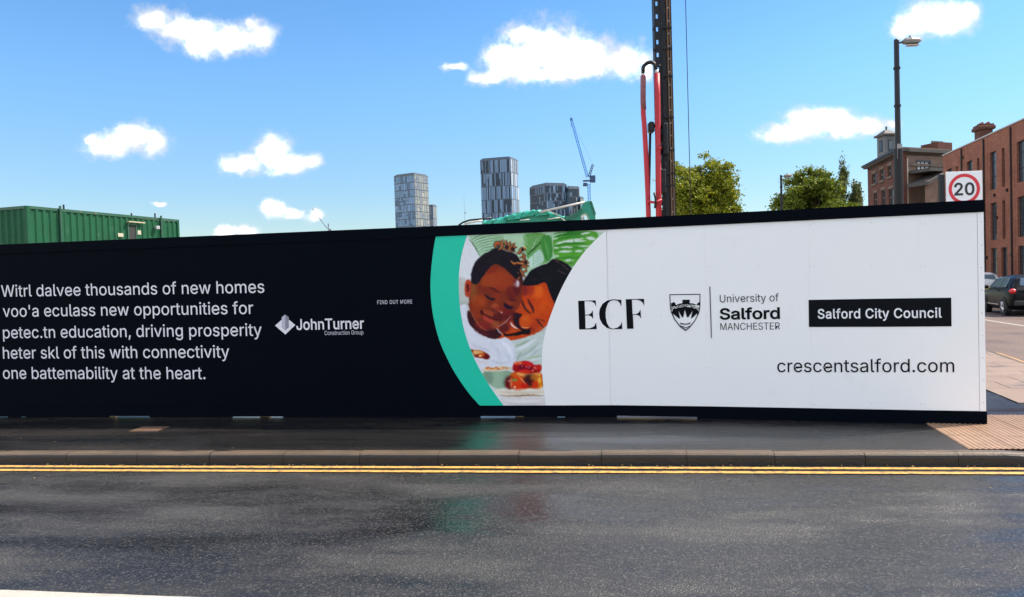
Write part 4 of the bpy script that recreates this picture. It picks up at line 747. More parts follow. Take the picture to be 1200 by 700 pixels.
# child's hair: dark cap, tight curls on the rim, loose locks on top
pf('A', [(120, 590), (118, 520), (130, 440), (160, 360), (215, 300), (290, 250), (370, 205), (420, 180), (520, 220), (640, 250), (700, 330), (720, 420), (690, 520), (650, 560), (600, 500), (530, 440), (480, 400), (420, 365), (360, 390), (300, 470), (250, 530), (200, 615), (150, 610)], (20, 14, 26), 4)
for k in range(150):
    a = pr.random(); x = 130 + a * 420; y = 560 - 330 * math.sin(min(1, a * 1.15) * 1.5) + pr.uniform(0, 90); sf('A', [(x, y), (x + pr.uniform(4, 12), y - pr.uniform(2, 9))], pr.uniform(5, 9), pr.choice(((58, 36, 34), (84, 54, 44), (10, 8, 16), (40, 26, 32))), 2.5, .55)
for P_ in ([(410, 190), (400, 160), (410, 130), (450, 125), (480, 150)], [(440, 210), (480, 190), (490, 150), (470, 120), (500, 90)], [(490, 190), (530, 200), (545, 160), (520, 130), (530, 95)], [(540, 220), (580, 190), (560, 150), (580, 110)], [(600, 240), (560, 200), (600, 160), (640, 130)], [(640, 240), (600, 215), (620, 175), (660, 180)], [(650, 250), (690, 250), (700, 200), (740, 190), (760, 220)], [(690, 300), (740, 290), (760, 320)], [(580, 330), (620, 380), (680, 360), (740, 380), (800, 400)], [(700, 340), (760, 340), (800, 370)], [(700, 420), (740, 400), (780, 420)], [(690, 430), (720, 480), (760, 540)], [(720, 470), (770, 460), (760, 420)], [(670, 470), (690, 520), (670, 560)], [(720, 240), (750, 280), (740, 330)]):
    sf('A', P_, 44, (34, 16, 20), 4, .95); sf('A', P_, 26, (150, 76, 38), 4, .95); sf('A', [(x - 3, y - 4) for x, y in P_], 9, (226, 160, 92), 3, .85)
for (x, y) in ((440, 165), (530, 175), (615, 205), (725, 205), (760, 360), (680, 505)): bf('A', x, y, 16, 22, (18, 8, 16), 3, .85)
bf('A', 748, 180, 16, 12, (232, 196, 110), 3, .8); bf('A', 430, 140, 30, 18, (186, 84, 44), 4, .7)
# bread held at the left, bowl, cake, plate
pf('F', [(50, 120), (90, 130), (140, 130), (200, 150), (245, 180), (235, 215), (205, 228), (160, 210), (110, 208), (80, 180)], (132, 44, 18), 3); bf('F', 130, 150, 50, 16, (232, 176, 110), None, .95, 10); bf('F', 165, 180, 30, 18, (200, 92, 40), None, .9); bf('F', 150, 186, 12, 9, (250, 206, 150), 3, .9); bf('F', 215, 196, 24, 20, (90, 10, 14), None, .9); bf('F', 95, 160, 20, 14, (240, 200, 130), None, .7); sf('F', [(50, 118), (75, 160)], 9, (60, 50, 50), 3, .8)
pf('F', [(150, 330), (470, 325), (460, 400), (420, 500), (290, 510), (215, 440)], (138, 164, 138), 3, 1, 1); bf('F', 330, 430, 60, 90, (164, 190, 160), None, .7); bf('F', 230, 400, 40, 60, (116, 142, 122), None, .6); bf('F', 400, 450, 30, 60, (118, 148, 122), None, .6)
pf('F', [(150, 320), (250, 300), (400, 285), (470, 305), (468, 330), (330, 345), (180, 345)], (214, 206, 190), 3); pf('F', [(180, 318), (300, 305), (430, 295), (450, 312), (330, 328), (200, 330)], (222, 180, 128), 3)
for k in range(22): bf('F', pr.uniform(195, 440), pr.uniform(300, 324), pr.uniform(6, 14), pr.uniform(4, 7), pr.choice(((224, 120, 60), (190, 76, 36), (246, 210, 160), (210, 96, 50))), 3, .9)
pf('F', [(270, 515), (400, 512), (780, 500), (800, 580), (560, 590), (330, 585)], (232, 222, 206), 3, 1, 1); sf('F', [(330, 545), (560, 556), (780, 545)], 26, (206, 186, 160), 7, .7); sf('F', [(335, 578), (480, 586), (640, 574), (790, 584)], 14, (146, 110, 82), 4, .9); pf('F', [(330, 590), (560, 596), (800, 590), (800, 690), (400, 690)], (222, 214, 208), 5, 1, 1); sf('F', [(380, 620), (560, 640), (780, 625)], 30, (236, 232, 230), 8, .8); sf('F', [(420, 660), (600, 668), (780, 664)], 16, (196, 188, 190), 6, .6)
pf('F', [(470, 340), (640, 330), (770, 345), (775, 500), (600, 515), (440, 512), (400, 500), (400, 440), (430, 400)], (206, 88, 24), 3); pf('F', [(500, 350), (640, 340), (760, 350), (740, 400), (620, 400), (520, 385)], (236, 164, 90), 5, .9)
bf('F', 440, 450, 40, 54, (92, 18, 22), None, .95); bf('F', 530, 460, 66, 50, (214, 60, 18), None, .95); bf('F', 490, 425, 26, 12, (122, 142, 70), 4, .9); bf('F', 455, 450, 12, 50, (226, 130, 84), None, .8); bf('F', 640, 430, 50, 50, (52, 18, 22), None, .95); bf('F', 590, 480, 30, 26, (200, 30, 20), None, .9); bf('F', 730, 450, 40, 50, (222, 130, 28), None, .95); bf('F', 690, 470, 30, 30, (196, 50, 20), None, .9); bf('F', 690, 400, 40, 24, (190, 110, 40), None, .8)
sf('F', [(530, 390), (570, 430), (600, 470)], 10, (252, 196, 130), 3, .9); bf('F', 490, 495, 9, 8, (255, 230, 200), 2, .9); bf('F', 432, 435, 7, 9, (240, 200, 200), 2, .8); bf('F', 735, 430, 12, 24, (250, 190, 80), None, .9); sf('F', [(760, 380), (772, 490)], 14, (80, 60, 20), 4, .7)
pf('F', [(470, 270), (520, 250), (580, 232), (640, 250), (680, 275), (755, 275), (755, 345), (680, 360), (600, 360), (520, 350), (478, 330)], (176, 14, 22), 3)
for (x, y, rx, ry, c_) in ((530, 262, 44, 18, (230, 84, 36)), (620, 270, 46, 26, (204, 26, 30)), (560, 300, 36, 24, (112, 4, 30)), (640, 310, 30, 20, (120, 6, 24)), (500, 310, 26, 26, (150, 16, 22)), (720, 300, 40, 24, (190, 40, 30)), (590, 340, 60, 14, (214, 50, 30)), (700, 340, 40, 14, (150, 20, 24))): bf('F', x, y, rx, ry, c_, None, .9)
for (x, y) in ((500, 255), (565, 290), (605, 296), (625, 303), (640, 290), (690, 300), (668, 330), (700, 312), (545, 262)): bf('F', x, y, 5, 5, (240, 196, 200), 2, .8)
sf('F', [(665, 350), (668, 330), (690, 310)], 9, (240, 150, 130), 3, .9)
def blur(a):
    p = np.pad(a, ((1, 1), (1, 1), (0, 0)), 'edge'); a = (p[:-2] + 2 * p[1:-1] + p[2:]) / 4; return (a[:, :-2] + 2 * a[:, 1:-1] + a[:, 2:]) / 4
img = blur(img)
img = np.clip(img + (vnoise(.8, 9) * 2.2 + vnoise(2.2, 10) * 2.0)[..., None] + rng.normal(0, 1.2, GX.shape)[..., None], 0, 255)

lum_ = img.mean(-1, keepdims=True); img = np.clip(lum_ + (img - lum_) * 1.08, 0, 255)
v_ = img / 255; linimg = np.where(v_ <= .04045, v_ / 12.92, ((v_ + .055) / 1.055) ** 2.4) * .98
linimg = np.minimum(linimg, .86)
H_, W_ = GX.shape
# photo area edges (pixel polylines)
inner = [(548.6, 272), (543.0, 290), (539.4, 306), (537.8, 321), (537.6, 335.5), (538.2, 352), (540, 368), (543.8, 387), (549.3, 404.5), (557.3, 424), (567.3, 442), (578, 459), (590.3, 475.3)]
outer = [(511, 276), (508.0, 292), (505.6, 312), (504.4, 330), (504.6, 345), (507, 368), (511.5, 388), (516.5, 404), (523, 418), (530.5, 433), (539.4, 447), (550, 462), (562.4, 475.5)]
redge = [(712.5, 268), (704, 275.5), (694, 285), (684, 296), (673, 311), (664, 326), (655, 344), (648, 362), (640.5, 383), (636.4, 401), (635, 416), (635, 431), (636.3, 450), (639.8, 475.3)]
def smoothline(P, n=2):
    P = [np.array(p, float) for p in P]
    for _ in range(n):
        Q = [P[0]]
        for a, b in zip(P, P[1:]): Q += [a * .75 + b * .25, a * .25 + b * .75]
        P = Q + [P[-1]]
    return [tuple(p) for p in P]
inner, outer, redge = smoothline(inner), smoothline(outer), smoothline(redge)
ZTOP, ZBOT = 2.3885, ZB + .1455
sv = [[hz(x, y) for x in gx] for y in gy]
S_ = np.array(sv)[..., 0]; Z_ = np.array(sv)[..., 1]
innS = [hz(*p) for p in inner]; redS = [hz(*p) for p in redge]
il = np.interp(Z_, [p[1] for p in innS][::-1], [p[0] for p in innS][::-1]); ir = np.interp(Z_, [p[1] for p in redS][::-1], [p[0] for p in redS][::-1])
keep = (Z_ < ZTOP + .01) & (Z_ > ZBOT - .01) & (S_ > il - .03) & (S_ < ir + .03)
Zc = np.clip(Z_, ZBOT, ZTOP - .0005)
idx = -np.ones(GX.shape, int); idx[keep] = np.arange(keep.sum())
b1 = HC[1]; ta = (Vector((*HB[1], 0)) - Vector((*HB[0], 0))).normalized(); na = Vector((ta.y, -ta.x, 0)); OFF = .0014
Sc = np.minimum(S_, b1 + .0)
co = np.stack([HB[0][0] + ta.x * Sc + na.x * OFF - HB[1][0], HB[0][1] + ta.y * Sc + na.y * OFF - HB[1][1], Zc], -1)[keep]
q = keep[:-1, :-1] & keep[1:, :-1] & keep[:-1, 1:] & keep[1:, 1:]; ii, jj = np.where(q)
faces = np.stack([idx[ii, jj], idx[ii + 1, jj], idx[ii + 1, jj + 1], idx[ii, jj + 1]], -1)
me = bpy.data.meshes.new('photo_print'); me.from_pydata(co.tolist(), [], faces.tolist())
ca = me.color_attributes.new('print', 'FLOAT_COLOR', 'POINT'); cc = np.ones((len(co), 4)); cc[:, :3] = linimg[keep]; ca.data.foreach_set('color', cc.ravel())
m = bpy.data.materials.new('photo_print_ink'); m.use_nodes = True; an = m.node_tree.nodes.new('ShaderNodeVertexColor'); an.layer_name = 'print'
pb = m.node_tree.nodes['Principled BSDF']; m.node_tree.links.new(an.outputs[0], pb.inputs['Base Color']); pb.inputs['Roughness'].default_value = .42; pb.inputs['Specular IOR Level'].default_value = .12
me.materials.append(m); ph = link('photo_print', me, hd); ph['label'] = 'printed photo of two people hugging over breakfast under palm leaves'

# --- coloured vinyl shapes over the navy sheets
def clampz(P): return [(s, min(ZTOP - .0006, max(ZBOT, z))) for s, z in P]
decal('teal_band', shape([clampz([hz(*p) for p in outer] + [hz(*p) for p in inner[::-1]])]), M_teal, .0028)
decal('white_area', shape([clampz([hz(*p) for p in redge] + [(HC[1] - .0005, ZBOT), (HC[1] - .0005, ZTOP - .0006)])]), M_white, .0028)
for t, a, b, cp in (("Witrl dalvee thousands of new homes", (2, 348), (310, 343.2), 14), ("voo'a eculass new opportunities for", (4, 371.6), (297, 368), 14),
                    ("petec.tn education, driving prosperity", (4, 396.6), (307, 393.6), 14), ("heter skl of this with connectivity", (4, 420.4), (269, 419.2), 14), ("one battemability at the heart.", (4, 444.0), (241, 444.4), 14)):
    lettering(t, a, b, cp, M_pale, bold=.002)
lettering("JohnTurner", (347.8, 386.6), (426.5, 385.2), 12.2, M_pale, bold=.014, track=.0)
lettering("Construction Group", (380.5, 392.8), (426, 392.0), 4.9, M_pale2, bold=.002)
lettering("FIND OUT MORE", (442.4, 356.6), (483.2, 355.8), 4.4, M_pale2, bold=.008, track=.05)
# diamond logo with an upright block in it
decal('emblem', pxshape([(322.5, 381.7), (334.4, 371.3), (346.2, 381.0), (334.6, 392.2)]), M_pale, .004)
decal('emblem', pxshape([(330.3, 372.0), (334.4, 368.8), (334.5, 385.8), (334.5, 387.4), (330.3, 384.0)]), mat('print_silver', (.46, .45, .52), .45), .005)
decal('emblem', pxshape([(334.4, 368.8), (338.6, 371.8), (338.8, 383.6), (334.5, 387.4)]), mat('print_dim', (.22, .22, .27), .45), .005)
# ECF in high-contrast serif letters, drawn in the crop's own units
def ecf(P): return [(670 + x / 12.63, 340 + y / 12.63) for x, y in P]
E_ = [(95, 160), (355, 153), (362, 250), (340, 200), (300, 172), (240, 166), (190, 168), (200, 368), (250, 364), (285, 345), (312, 300), (318, 430), (290, 392), (252, 376), (200, 378), (205, 570), (270, 566), (330, 540), (362, 480), (372, 580), (110, 586)]
decal('letter', pxshape(ecf(E_)), M_ink, .004)
C_ = []
cxo = [(735, 245), (715, 195), (680, 160), (620, 150), (575, 160), (535, 200), (510, 270), (502, 340), (505, 410), (522, 490), (555, 550), (610, 574), (680, 555), (722, 520), (745, 468), (748, 578), (700, 578), (640, 580), (590, 580), (520, 562), (455, 505), (415, 430), (405, 350), (415, 280), (455, 205), (520, 158), (590, 140), (640, 138), (690, 144), (735, 144)]
decal('letter', pxshape(ecf(cxo)), M_ink, .004)
F_ = [(800, 137), (1070, 130), (1075, 235), (1050, 185), (1010, 155), (960, 143), (892, 146), (900, 358), (955, 355), (992, 336), (1018, 290), (1026, 425), (1000, 380), (960, 366), (905, 368), (915, 572), (820, 576)]
decal('letter', pxshape(ecf(F_)), M_ink, .004)
# university shield
def sh(P): return [(776 + x / 8, 330 + y / 8) for x, y in P]
decal('shield', pxshape(sh([(68, 120), (358, 116), (358, 230), (345, 300), (310, 370), (260, 435), (220, 466), (170, 430), (115, 360), (82, 290), (72, 230)]), sh([(76, 128), (350, 124), (350, 230), (338, 296), (304, 364), (256, 424), (220, 452), (176, 422), (122, 354), (90, 286), (80, 230)])), M_ink, .004)
decal('shield', pxshape(sh([(82, 205), (112, 192), (125, 208), (128, 222), (160, 208), (190, 204), (188, 172), (258, 170), (258, 204), (290, 206), (325, 220), (330, 205), (352, 190), (352, 225), (310, 222), (260, 216), (216, 214), (170, 218), (120, 232), (84, 240)])), M_ink, .0042)
decal('shield', pxshape(sh([(90, 290), (100, 262), (150, 246), (216, 236), (280, 244), (335, 268), (342, 290), (318, 346), (330, 298), (278, 345), (270, 345), (285, 275), (246, 335), (232, 335), (212, 262), (198, 335), (186, 335), (152, 275), (168, 345), (160, 350), (98, 300), (118, 345)])), M_ink, .0042)
decal('shield', pxshape(sh([(165, 385), (222, 396), (268, 382), (262, 400), (222, 408), (172, 402)])), M_ink2, .0042)
decal('shield', pxshape(sh([(165, 408), (200, 420), (222, 430), (248, 418), (275, 405), (262, 430), (222, 462), (180, 432)]), sh([(190, 424), (222, 440), (250, 426), (222, 450)])), M_ink2, .0042)
bm = shape([[hz(776 + (cx_ + rx_ * math.cos(t)) / 8, 330 + (cy_ + ry_ * math.sin(t)) / 8) for t in [2 * math.pi * k / 10 for k in range(10)]] for cx_, cy_ in ((102, 252), (140, 236), (178, 228), (216, 226), (252, 228), (290, 236), (328, 254)) for rx_, ry_ in ((21, 10), (13, 4.5))])
decal('shield', bm, M_ink, .0046)
decal('divider', pxshape([(831.2, 336), (832.5, 336), (834.4, 396.4), (833.1, 396.4)]), M_ink2, .004)
lettering("University of", (843.6, 354.6), (912.6, 353.2), 9.0, M_ink, bold=-.002)
lettering("Salford", (844.2, 374.4), (913.4, 373.4), 12.6, M_ink, bold=.022)
lettering("MANCHESTER", (844.2, 386.9), (914, 386.2), 8.2, M_ink, bold=-.003)
decal('name_box', pxshape([(947.5, 351.6), (1030, 350.2), (1114.6, 349), (1115, 382.6), (1030, 383.2), (948, 383.4)]), M_ink, .004)
lettering("Salford City Council", (958.5, 373.4), (1103.2, 372.2), 11.0, mat('white_print', (.78, .78, .80), .45), bold=.013, off=.006, track=.02)
lettering("crescentsalford.com", (911, 436.2), (1118.2, 436.2), 15.2, M_ink, bold=.002)

# ================================================================== GREEN SITE CABINS
AZC = R(18.09); cF = Vector((math.sin(AZC), math.cos(AZC), 0)); cN = Vector((math.cos(AZC), -math.sin(AZC), 0))   # length, outward to the right
def cabin(z0, corner, Lc, label, detail):
    """steel container: local x = out of the lit long side, y = along it, origin at the near right corner"""
    t = thing('site_cabin', label, 'site cabin', (corner.x, corner.y, z0), -AZC, 'green steel cabins stacked behind the hoarding')
    Wd, Hh = 2.44, 2.6
    # corrugated long side and end
    def corr(length, axis):
        bm = bmesh.new(); pr_ = []; n = int(length / .31); p = (length - .16) / n; y = .08
        for k in range(n): pr_ += [(y, 0), (y + .10, 0), (y + .15, -.05), (y + p - .05, -.05)]; y += p
        pr_.append((length - .08, 0)); pv = None
        for u, d in pr_:
            P = (lambda z: (d - .012, u, z)) if axis == 'side' else (lambda z: (-u, -d + .012, z))
            a = bm.verts.new(P(.14)); b = bm.verts.new(P(Hh - .12))
            if pv: bm.faces.new((pv[0], a, b, pv[1]))
            pv = (a, b)
        bmesh.ops.recalc_face_normals(bm, faces=bm.faces); return bm
    obj('side_wall', corr(Lc, 'side'), M_green, t); obj('end_wall', corr(Wd, 'end'), M_green, t)
    bm = corr(Lc, 'side'); bmesh.ops.translate(bm, verts=bm.verts, vec=(-Wd + .03, 0, 0)); obj('side_wall', bm, M_green, t)
    obj('roof', boxbm(-Wd + .02, -.02, .02, Lc - .02, Hh - .05, Hh - .015), M_greend, t)
    for (x, y) in ((0, 0), (-Wd + .12, 0), (0, Lc - .12), (-Wd + .12, Lc - .12)):
        obj('corner_post', boxbm(x - .12, x + .004, y - .004, y + .12, 0, Hh, bev=.01), M_green, t)
    fr = bmesh.new()
    for z in (0, Hh - .11):
        box(fr, -.08, .002, .121, Lc - .125, z, z + .11); box(fr, -Wd, -Wd + .08, .121, Lc - .125, z, z + .11); box(fr, -Wd + .125, -.125, -.002, .08, z, z + .11); box(fr, -Wd + .125, -.125, Lc - .08, Lc, z, z + .11)
    bmesh.ops.recalc_face_normals(fr, faces=fr.faces); obj('frame', fr, M_greend, t)
    if detail:
        # joints where the cabin bays meet: drain pipes standing a little above the roof
        for (fy, extra) in ((.17, .0), (.20, .05)): pass
        for y in detail['pipes']:
            obj('downpipe', tubebm([(.05, y, .0), (.05, y, Hh + .10)], .045, 8), M_greend, t)
            obj('joint_strip', boxbm(.003, .02, y + .07, y + .17, .12, Hh - .12), M_green, t)
        yd = detail['door']; dw = detail['dw']
        d = obj('door', boxbm(-.02, .006, yd, yd + dw, .14, 2.10), mat('dark_doorway', (.010, .012, .012), .6), t)
        obj('handle', tubebm([(.03, yd + .1, 1.1), (.03, yd + .22, 1.1)], .012, 6), M_steel, d)
        obj('door_frame', (lambda b: (box(b, .002, .03, yd - .07, yd - .001, .14, 2.16), box(b, .002, .03, yd + dw + .001, yd + dw + .07, .14, 2.16), box(b, .002, .03, yd - .07, yd + dw + .07, 2.162, 2.22), b)[-1])(bmesh.new()), M_greend, t)
        obj('canopy', boxbm(.004, .16, yd - .1, yd + dw + .42, 2.27, 2.32), mat('pale_canopy', (.30, .27, .18), .6), t)
        for (y, z, w, h) in detail['signs']: obj('notice', boxbm(.004, .016, y, y + w, z, z + h), mat('notice_cream', (.30, .29, .22), .6), t)
        obj('flood_light', boxbm(.02, .18, detail['lamp'] - .1, detail['lamp'] + .1, 2.05, 2.2, bev=.02), M_steel, t)
        for y, h in detail['stubs']: obj('roof_bolt', tubebm([(-.05, y, Hh - .02), (-.05, y, Hh + h)], .035, 6), M_black, t)
    return t
ZC1 = 5.2
# distance at which the top corner (31,241) stands 5.2 m high
d = ray(31, 241); k = (ZC1 - EYE) / d.z; cc0 = Vector((d.x * k, d.y * k, 0))
def cside(px, py):     # distance along the side for a pixel
    d = ray(px, py); kk = (cc0.x * cN.x + cc0.y * cN.y) / (d.x * cN.x + d.y * cN.y); p = d * kk
    return (p.x - cc0.x) * cF.x + (p.y - cc0.y) * cF.y, EYE + p.z
Lc = cside(210, 258)[0]
cabin(2.6, cc0, Lc, 'upper green corrugated cabin with dark doorway, showing above the hoarding at far left',
      dict(pipes=[cside(70, 260)[0], cside(188, 262)[0]], door=cside(150.5, 265)[0], dw=cside(158.5, 265)[0] - cside(150.5, 265)[0], signs=[(cside(138, 275)[0], cside(138, 277.5)[1] - 2.6, cside(144.3, 275)[0] - cside(138, 275)[0], .16), (cside(161, 272)[0], cside(161, 275)[1] - 2.6, cside(165, 272)[0] - cside(161, 272)[0], .19)], lamp=cside(182, 263)[0], stubs=[(cside(76, 250)[0], .18), (cside(155, 250)[0], .1), (cside(182.5, 250)[0], .2)]))
cabin(0.0, cc0 + cF * .02, Lc, 'lower green steel cabin carrying another one, hidden behind the far left of the hoarding', None)

# ================================================================== FAR TOWERS
M_tb = mat('tower_frame_grey', (.075, .10, .14), .6); M_tb2 = mat('tower_frame_warm', (.09, .11, .13), .6)
M_pA = [mat('pane_blue_a', (.13, .22, .34), .3, spec=.4), mat('pane_blue_b', (.17, .27, .42), .3, spec=.4), mat('pane_blue_c', (.07, .12, .19), .3, spec=.4), mat('pane_warm_a', (.25, .26, .24), .4), mat('pane_warm_b', (.19, .21, .21), .35), mat('pane_grey', (.15, .18, .22), .3), mat('pane_dark', (.018, .03, .05), .35, spec=.3), mat('pane_pale', (.30, .34, .41), .5)]
def tower(label, Y, xl, xc, xr, ytop, depL, depR, rows, cols, ztopdrop, mats_l, mats_r, frame, tiers, seed, zlow=52, irregular=.5, group='towers far behind the hoarding', mull=.12):
    """two visible faces: left face from pixel column xl to the corner xc, right face on to xr"""
    rnd = random.Random(seed)
    c = aty(xc, ytop, Y); a = aty(xl, ytop, Y + depL); b = aty(xr, ytop, Y + depR); H_ = c.z
    A, B, Cc = Vector((a.x, a.y, 0)), Vector((b.x, b.y, 0)), Vector((c.x, c.y, 0)); D_ = A + B - Cc
    t = thing('tower_block', label, 'tower', (Cc.x, Cc.y, 0), 0, group)
    bm = bmesh.new(); prism(bm, [(p.x - Cc.x, p.y - Cc.y) for p in (Cc, B, D_, A)], 0, H_); obj('core', bm, frame, t)
    bm = bmesh.new()
    def inset(f): return [((p.x - Cc.x) * f + (D_.x - Cc.x) * (1 - f) / 2, (p.y - Cc.y) * f + (D_.y - Cc.y) * (1 - f) / 2) for p in (Cc, B, D_, A)]
    prism(bm, inset(.9), H_ + .02, H_ + 1.6); obj('roof_plant', bm, frame, t)
    for P, Q_, ms, nc in ((A, Cc, mats_l, cols[0]), (Cc, B, mats_r, cols[1])):
        v = Q_ - P; L_ = v.length; v.normalize(); n_ = Vector((v.y, -v.x, 0)); ang = math.atan2(v.y, v.x)
        zz = H_ - ztopdrop; th = (zz - zlow) / rows
        for r_ in range(rows):
            z1 = zz - th * r_ - .8; z0 = zz - th * (r_ + 1) + .4
            cuts = [i / nc for i in range(nc + 1)]
            cuts = [0] + [min(.99, max(.01, x + rnd.uniform(-.5, .5) * irregular / nc)) for x in cuts[1:-1]] + [1]
            for u0, u1 in zip(cuts, cuts[1:]):
                w = (u1 - u0) * L_ - mull * L_ / nc
                split = rnd.random() < irregular * .9
                zs = [(z0, z1)] if not split else (lambda m_: [(z0, m_ - .25), (m_ + .25, z1)])(z0 + (z1 - z0) * rnd.uniform(.25, .75))
                for za, zb in zs:
                    p = P + v * ((u0 + u1) / 2 * L_) + n_ * .05
                    link('pane', unitbox(M_pA[rnd.choice(ms)]), t, (p.x - Cc.x, p.y - Cc.y, za), (0, 0, ang), (w, .5, zb - za))
    return t
tower('pale blue and sand panelled tower block, leftmost of the three on the skyline', 1000, 461.5, 485, 501.5, 203.5, 18, 26, 11, (9, 6), 1.5, (0, 0, 1, 0, 2), (3, 4, 4, 5, 5), M_tb2, 0, 3, zlow=40)
tower('narrow grey block standing half hidden at the right shoulder of the sand panelled tower', 1060, 501.5, 507, 511.5, 241, 6, 10, 4, (3, 3), 1, (5, 2), (4, 5), M_tb, 0, 4, zlow=40, irregular=.2)
tower('tallest blue glass tower with close vertical ribs, middle of the three on the skyline', 1000, 562.5, 598, 607, 184.5, 12, 26, 7, (26, 4), 1.5, (0, 6, 1, 6, 2, 0, 1), (7, 5, 1), M_tb, 0, 8, zlow=40, irregular=.16, mull=.3)
t3 = tower('dark broad glass block behind the green boom, rightmost of the three on the skyline', 900, 620.5, 640, 664, 215.5, 30, 10, 8, (14, 18), 1.5, (6, 6, 2, 6), (6, 6, 2, 6, 0), M_tb, 0, 11, zlow=40, irregular=.3)
# its lower, stepped right wing still being built
tower('dark stepped wing with unfinished floors beside the broad dark block', 905, 664, 666, 679, 219.5, 4, 8, 7, (1, 9), 1, (6, 2), (6, 2, 4, 6, 6), M_tb, 0, 12, zlow=40, irregular=.6)
tower('lowest dark end bay of the unfinished building under the blue crane', 908, 678.5, 680, 684, 232, 4, 6, 5, (1, 3), 1, (6, 3), (6, 4, 3), M_tb, 0, 13, zlow=40, irregular=.6)

# tower cranes
def lattice(bm, a, b, w, r, n):
    a, b = Vector(a), Vector(b); d = (b - a).normalized(); u = d.cross(Vector((0, 1, 0))).normalized(); v = d.cross(u).normalized()
    cs = [(u + v) * w / 2, (u - v) * w / 2, (-u - v) * w / 2, (-u + v) * w / 2]
    for c in cs: tube(bm, [a + c, b + c], r, 4)
    for k in range(n):
        p, q_ = a + (b - a) * (k / n), a + (b - a) * ((k + 1) / n)
        for i in range(4): tube(bm, [p + cs[i], q_ + cs[(i + 1) % 4]], r * .7, 3)
M_cb = mat('crane_blue', (.05, .24, .62), .5); M_cd = mat('crane_dark_blue', (.02, .05, .14), .5)
YC = 700.
cp = aty(690, 213, YC); t = thing('tower_crane', 'blue luffing tower crane with its jib raised steeply, right of the dark block', 'crane', (cp.x, cp.y, 0))
def cl_(px, py, Y=YC): p = aty(px, py, Y); return Vector((p.x - cp.x, p.y - cp.y, p.z))
bm = bmesh.new(); lattice(bm, (0, 0, 0), (0, 0, cp.z - 2), 2.2, .26, 30); obj('mast', bm, M_cb, t)
bm = bmesh.new(); lattice(bm, cl_(688.5, 208), cl_(669.2, 138.5), 1.9, .24, 26); obj('jib', bm, M_cb, t)
bm = bmesh.new(); lattice(bm, cl_(690, 208), cl_(694.8, 193), 1.6, .3, 5); obj('a_frame', bm, M_cd, t)
obj('machine_deck', boxbm(-5.5, 5.5, -2, 2, cp.z + .2, cp.z + 1.4), M_cd, t)
p = cl_(694.5, 211.5); obj('counterweight', boxbm(p.x - 2.5, p.x + 2.5, -1.8, 1.8, p.z - 2.0, p.z + 4.5), M_cd, t)
p = cl_(686, 216.5); obj('cab', boxbm(p.x - 2.2, p.x + 1.6, -1.4, 1.4, p.z - 1.6, p.z + 1.6, bev=.3), M_cd, t)
bm = bmesh.new(); tube(bm, [cl_(694.8, 193), cl_(669.2, 138.5)], .07, 4); tube(bm, [cl_(669.2, 139), cl_(669.3, 150)], .12, 4); obj('rope', bm, M_cd, t)
p = cl_(669.2, 141); obj('hook', boxbm(p.x - .9, p.x + .7, -.7, .7, p.z - .6, p.z + 2.2), M_cd, t)
# two tiny cranes on the skyline
YC2 = 1500.
cp = aty(385, 268, YC2); t = thing('tower_crane', 'tiny thin crane with slanting jib on the skyline left of the sand panelled tower', 'crane', (cp.x, cp.y, 0))
def cl2(px, py): p = aty(px, py, YC2); return Vector((p.x - cp.x, p.y - cp.y, p.z))
M_cg = mat('crane_grey', (.16, .18, .22), .6)
bm = bmesh.new(); lattice(bm, (0, 0, 0), cl2(384.7, 262), 1.6, .32, 20); obj('mast', bm, M_cg, t)
bm = bmesh.new(); lattice(bm, cl2(383.5, 268), cl2(366, 244.5), 1.2, .28, 14); obj('jib', bm, M_cg, t)
p = cl2(387, 269.5); obj('counterweight', boxbm(p.x - 2.6, p.x + 1.8, -1.5, 1.5, p.z - 1.5, p.z + 1.5), M_cg, t)
cp = aty(546, 262, YC2); t = thing('radio_mast', 'hair-thin mast on the skyline just left of the tallest tower', 'mast', (cp.x, cp.y, 0))
bm = bmesh.new(); tube(bm, [(0, 0, 0), tuple(aty(543.6, 230, YC2) - Vector((cp.x, cp.y, 0)))], [.8, .22], 5); obj('pole', bm, M_cg, t)
p = aty(545.6, 249.5, YC2) - Vector((cp.x, cp.y, 0)); obj('dish', boxbm(p.x - 1.5, p.x + 1.3, -1, 1, p.z - 1.2, p.z + 1.2, bev=.4), M_cg, t)

# ================================================================== PILING RIG
YR = 20.0; rb = aty(781, 250, YR); t = thing('piling_rig', 'tall black piling rig mast with red hoses rising behind the hoarding', 'piling rig', (rb.x, rb.y, 0))
def rl(px, py, dy=0.): p = aty(px, py, YR + dy); return Vector((p.x - rb.x, p.y - rb.y + dy * 0, p.z))
mw = .235; ZM = 17.5
# leader: holed ladder plate at the left, box, guide rail at the right
bm = bmesh.new()
xl0, xl1 = -mw, -mw + .16
pitch = .345; z = .5
box(bm, xl0, xl0 + .045, -.14, -.11, .4, ZM); box(bm, xl1 - .045, xl1, -.14, -.11, .4, ZM)
while z < ZM - .4:
    box(bm, xl0 + .0451, xl1 - .0451, -.139, -.111, z + .12, z + pitch); z += pitch
bmesh.ops.recalc_face_normals(bm, faces=bm.faces); obj('ladder_plate', bm, M_mast, t)
bm = bmesh.new(); box(bm, xl0 + .003, xl0 + .04, -.109, .16, .4, ZM); bmesh.ops.recalc_face_normals(bm, faces=bm.faces); obj('side_plate', bm, M_mast, t)
obj('leader', boxbm(xl1 + .004, .085, -.16, .20, .4, ZM, bev=.012), M_mast, t)
bm = bmesh.new(); box(bm, .09, .125, -.19, .1, .4, ZM); box(bm, .165, .20, -.17, .1, .4, ZM); box(bm, .126, .164, -.10, .08, .4, ZM); bmesh.ops.recalc_face_normals(bm, faces=bm.faces); obj('guide_rail', bm, M_rust, t)
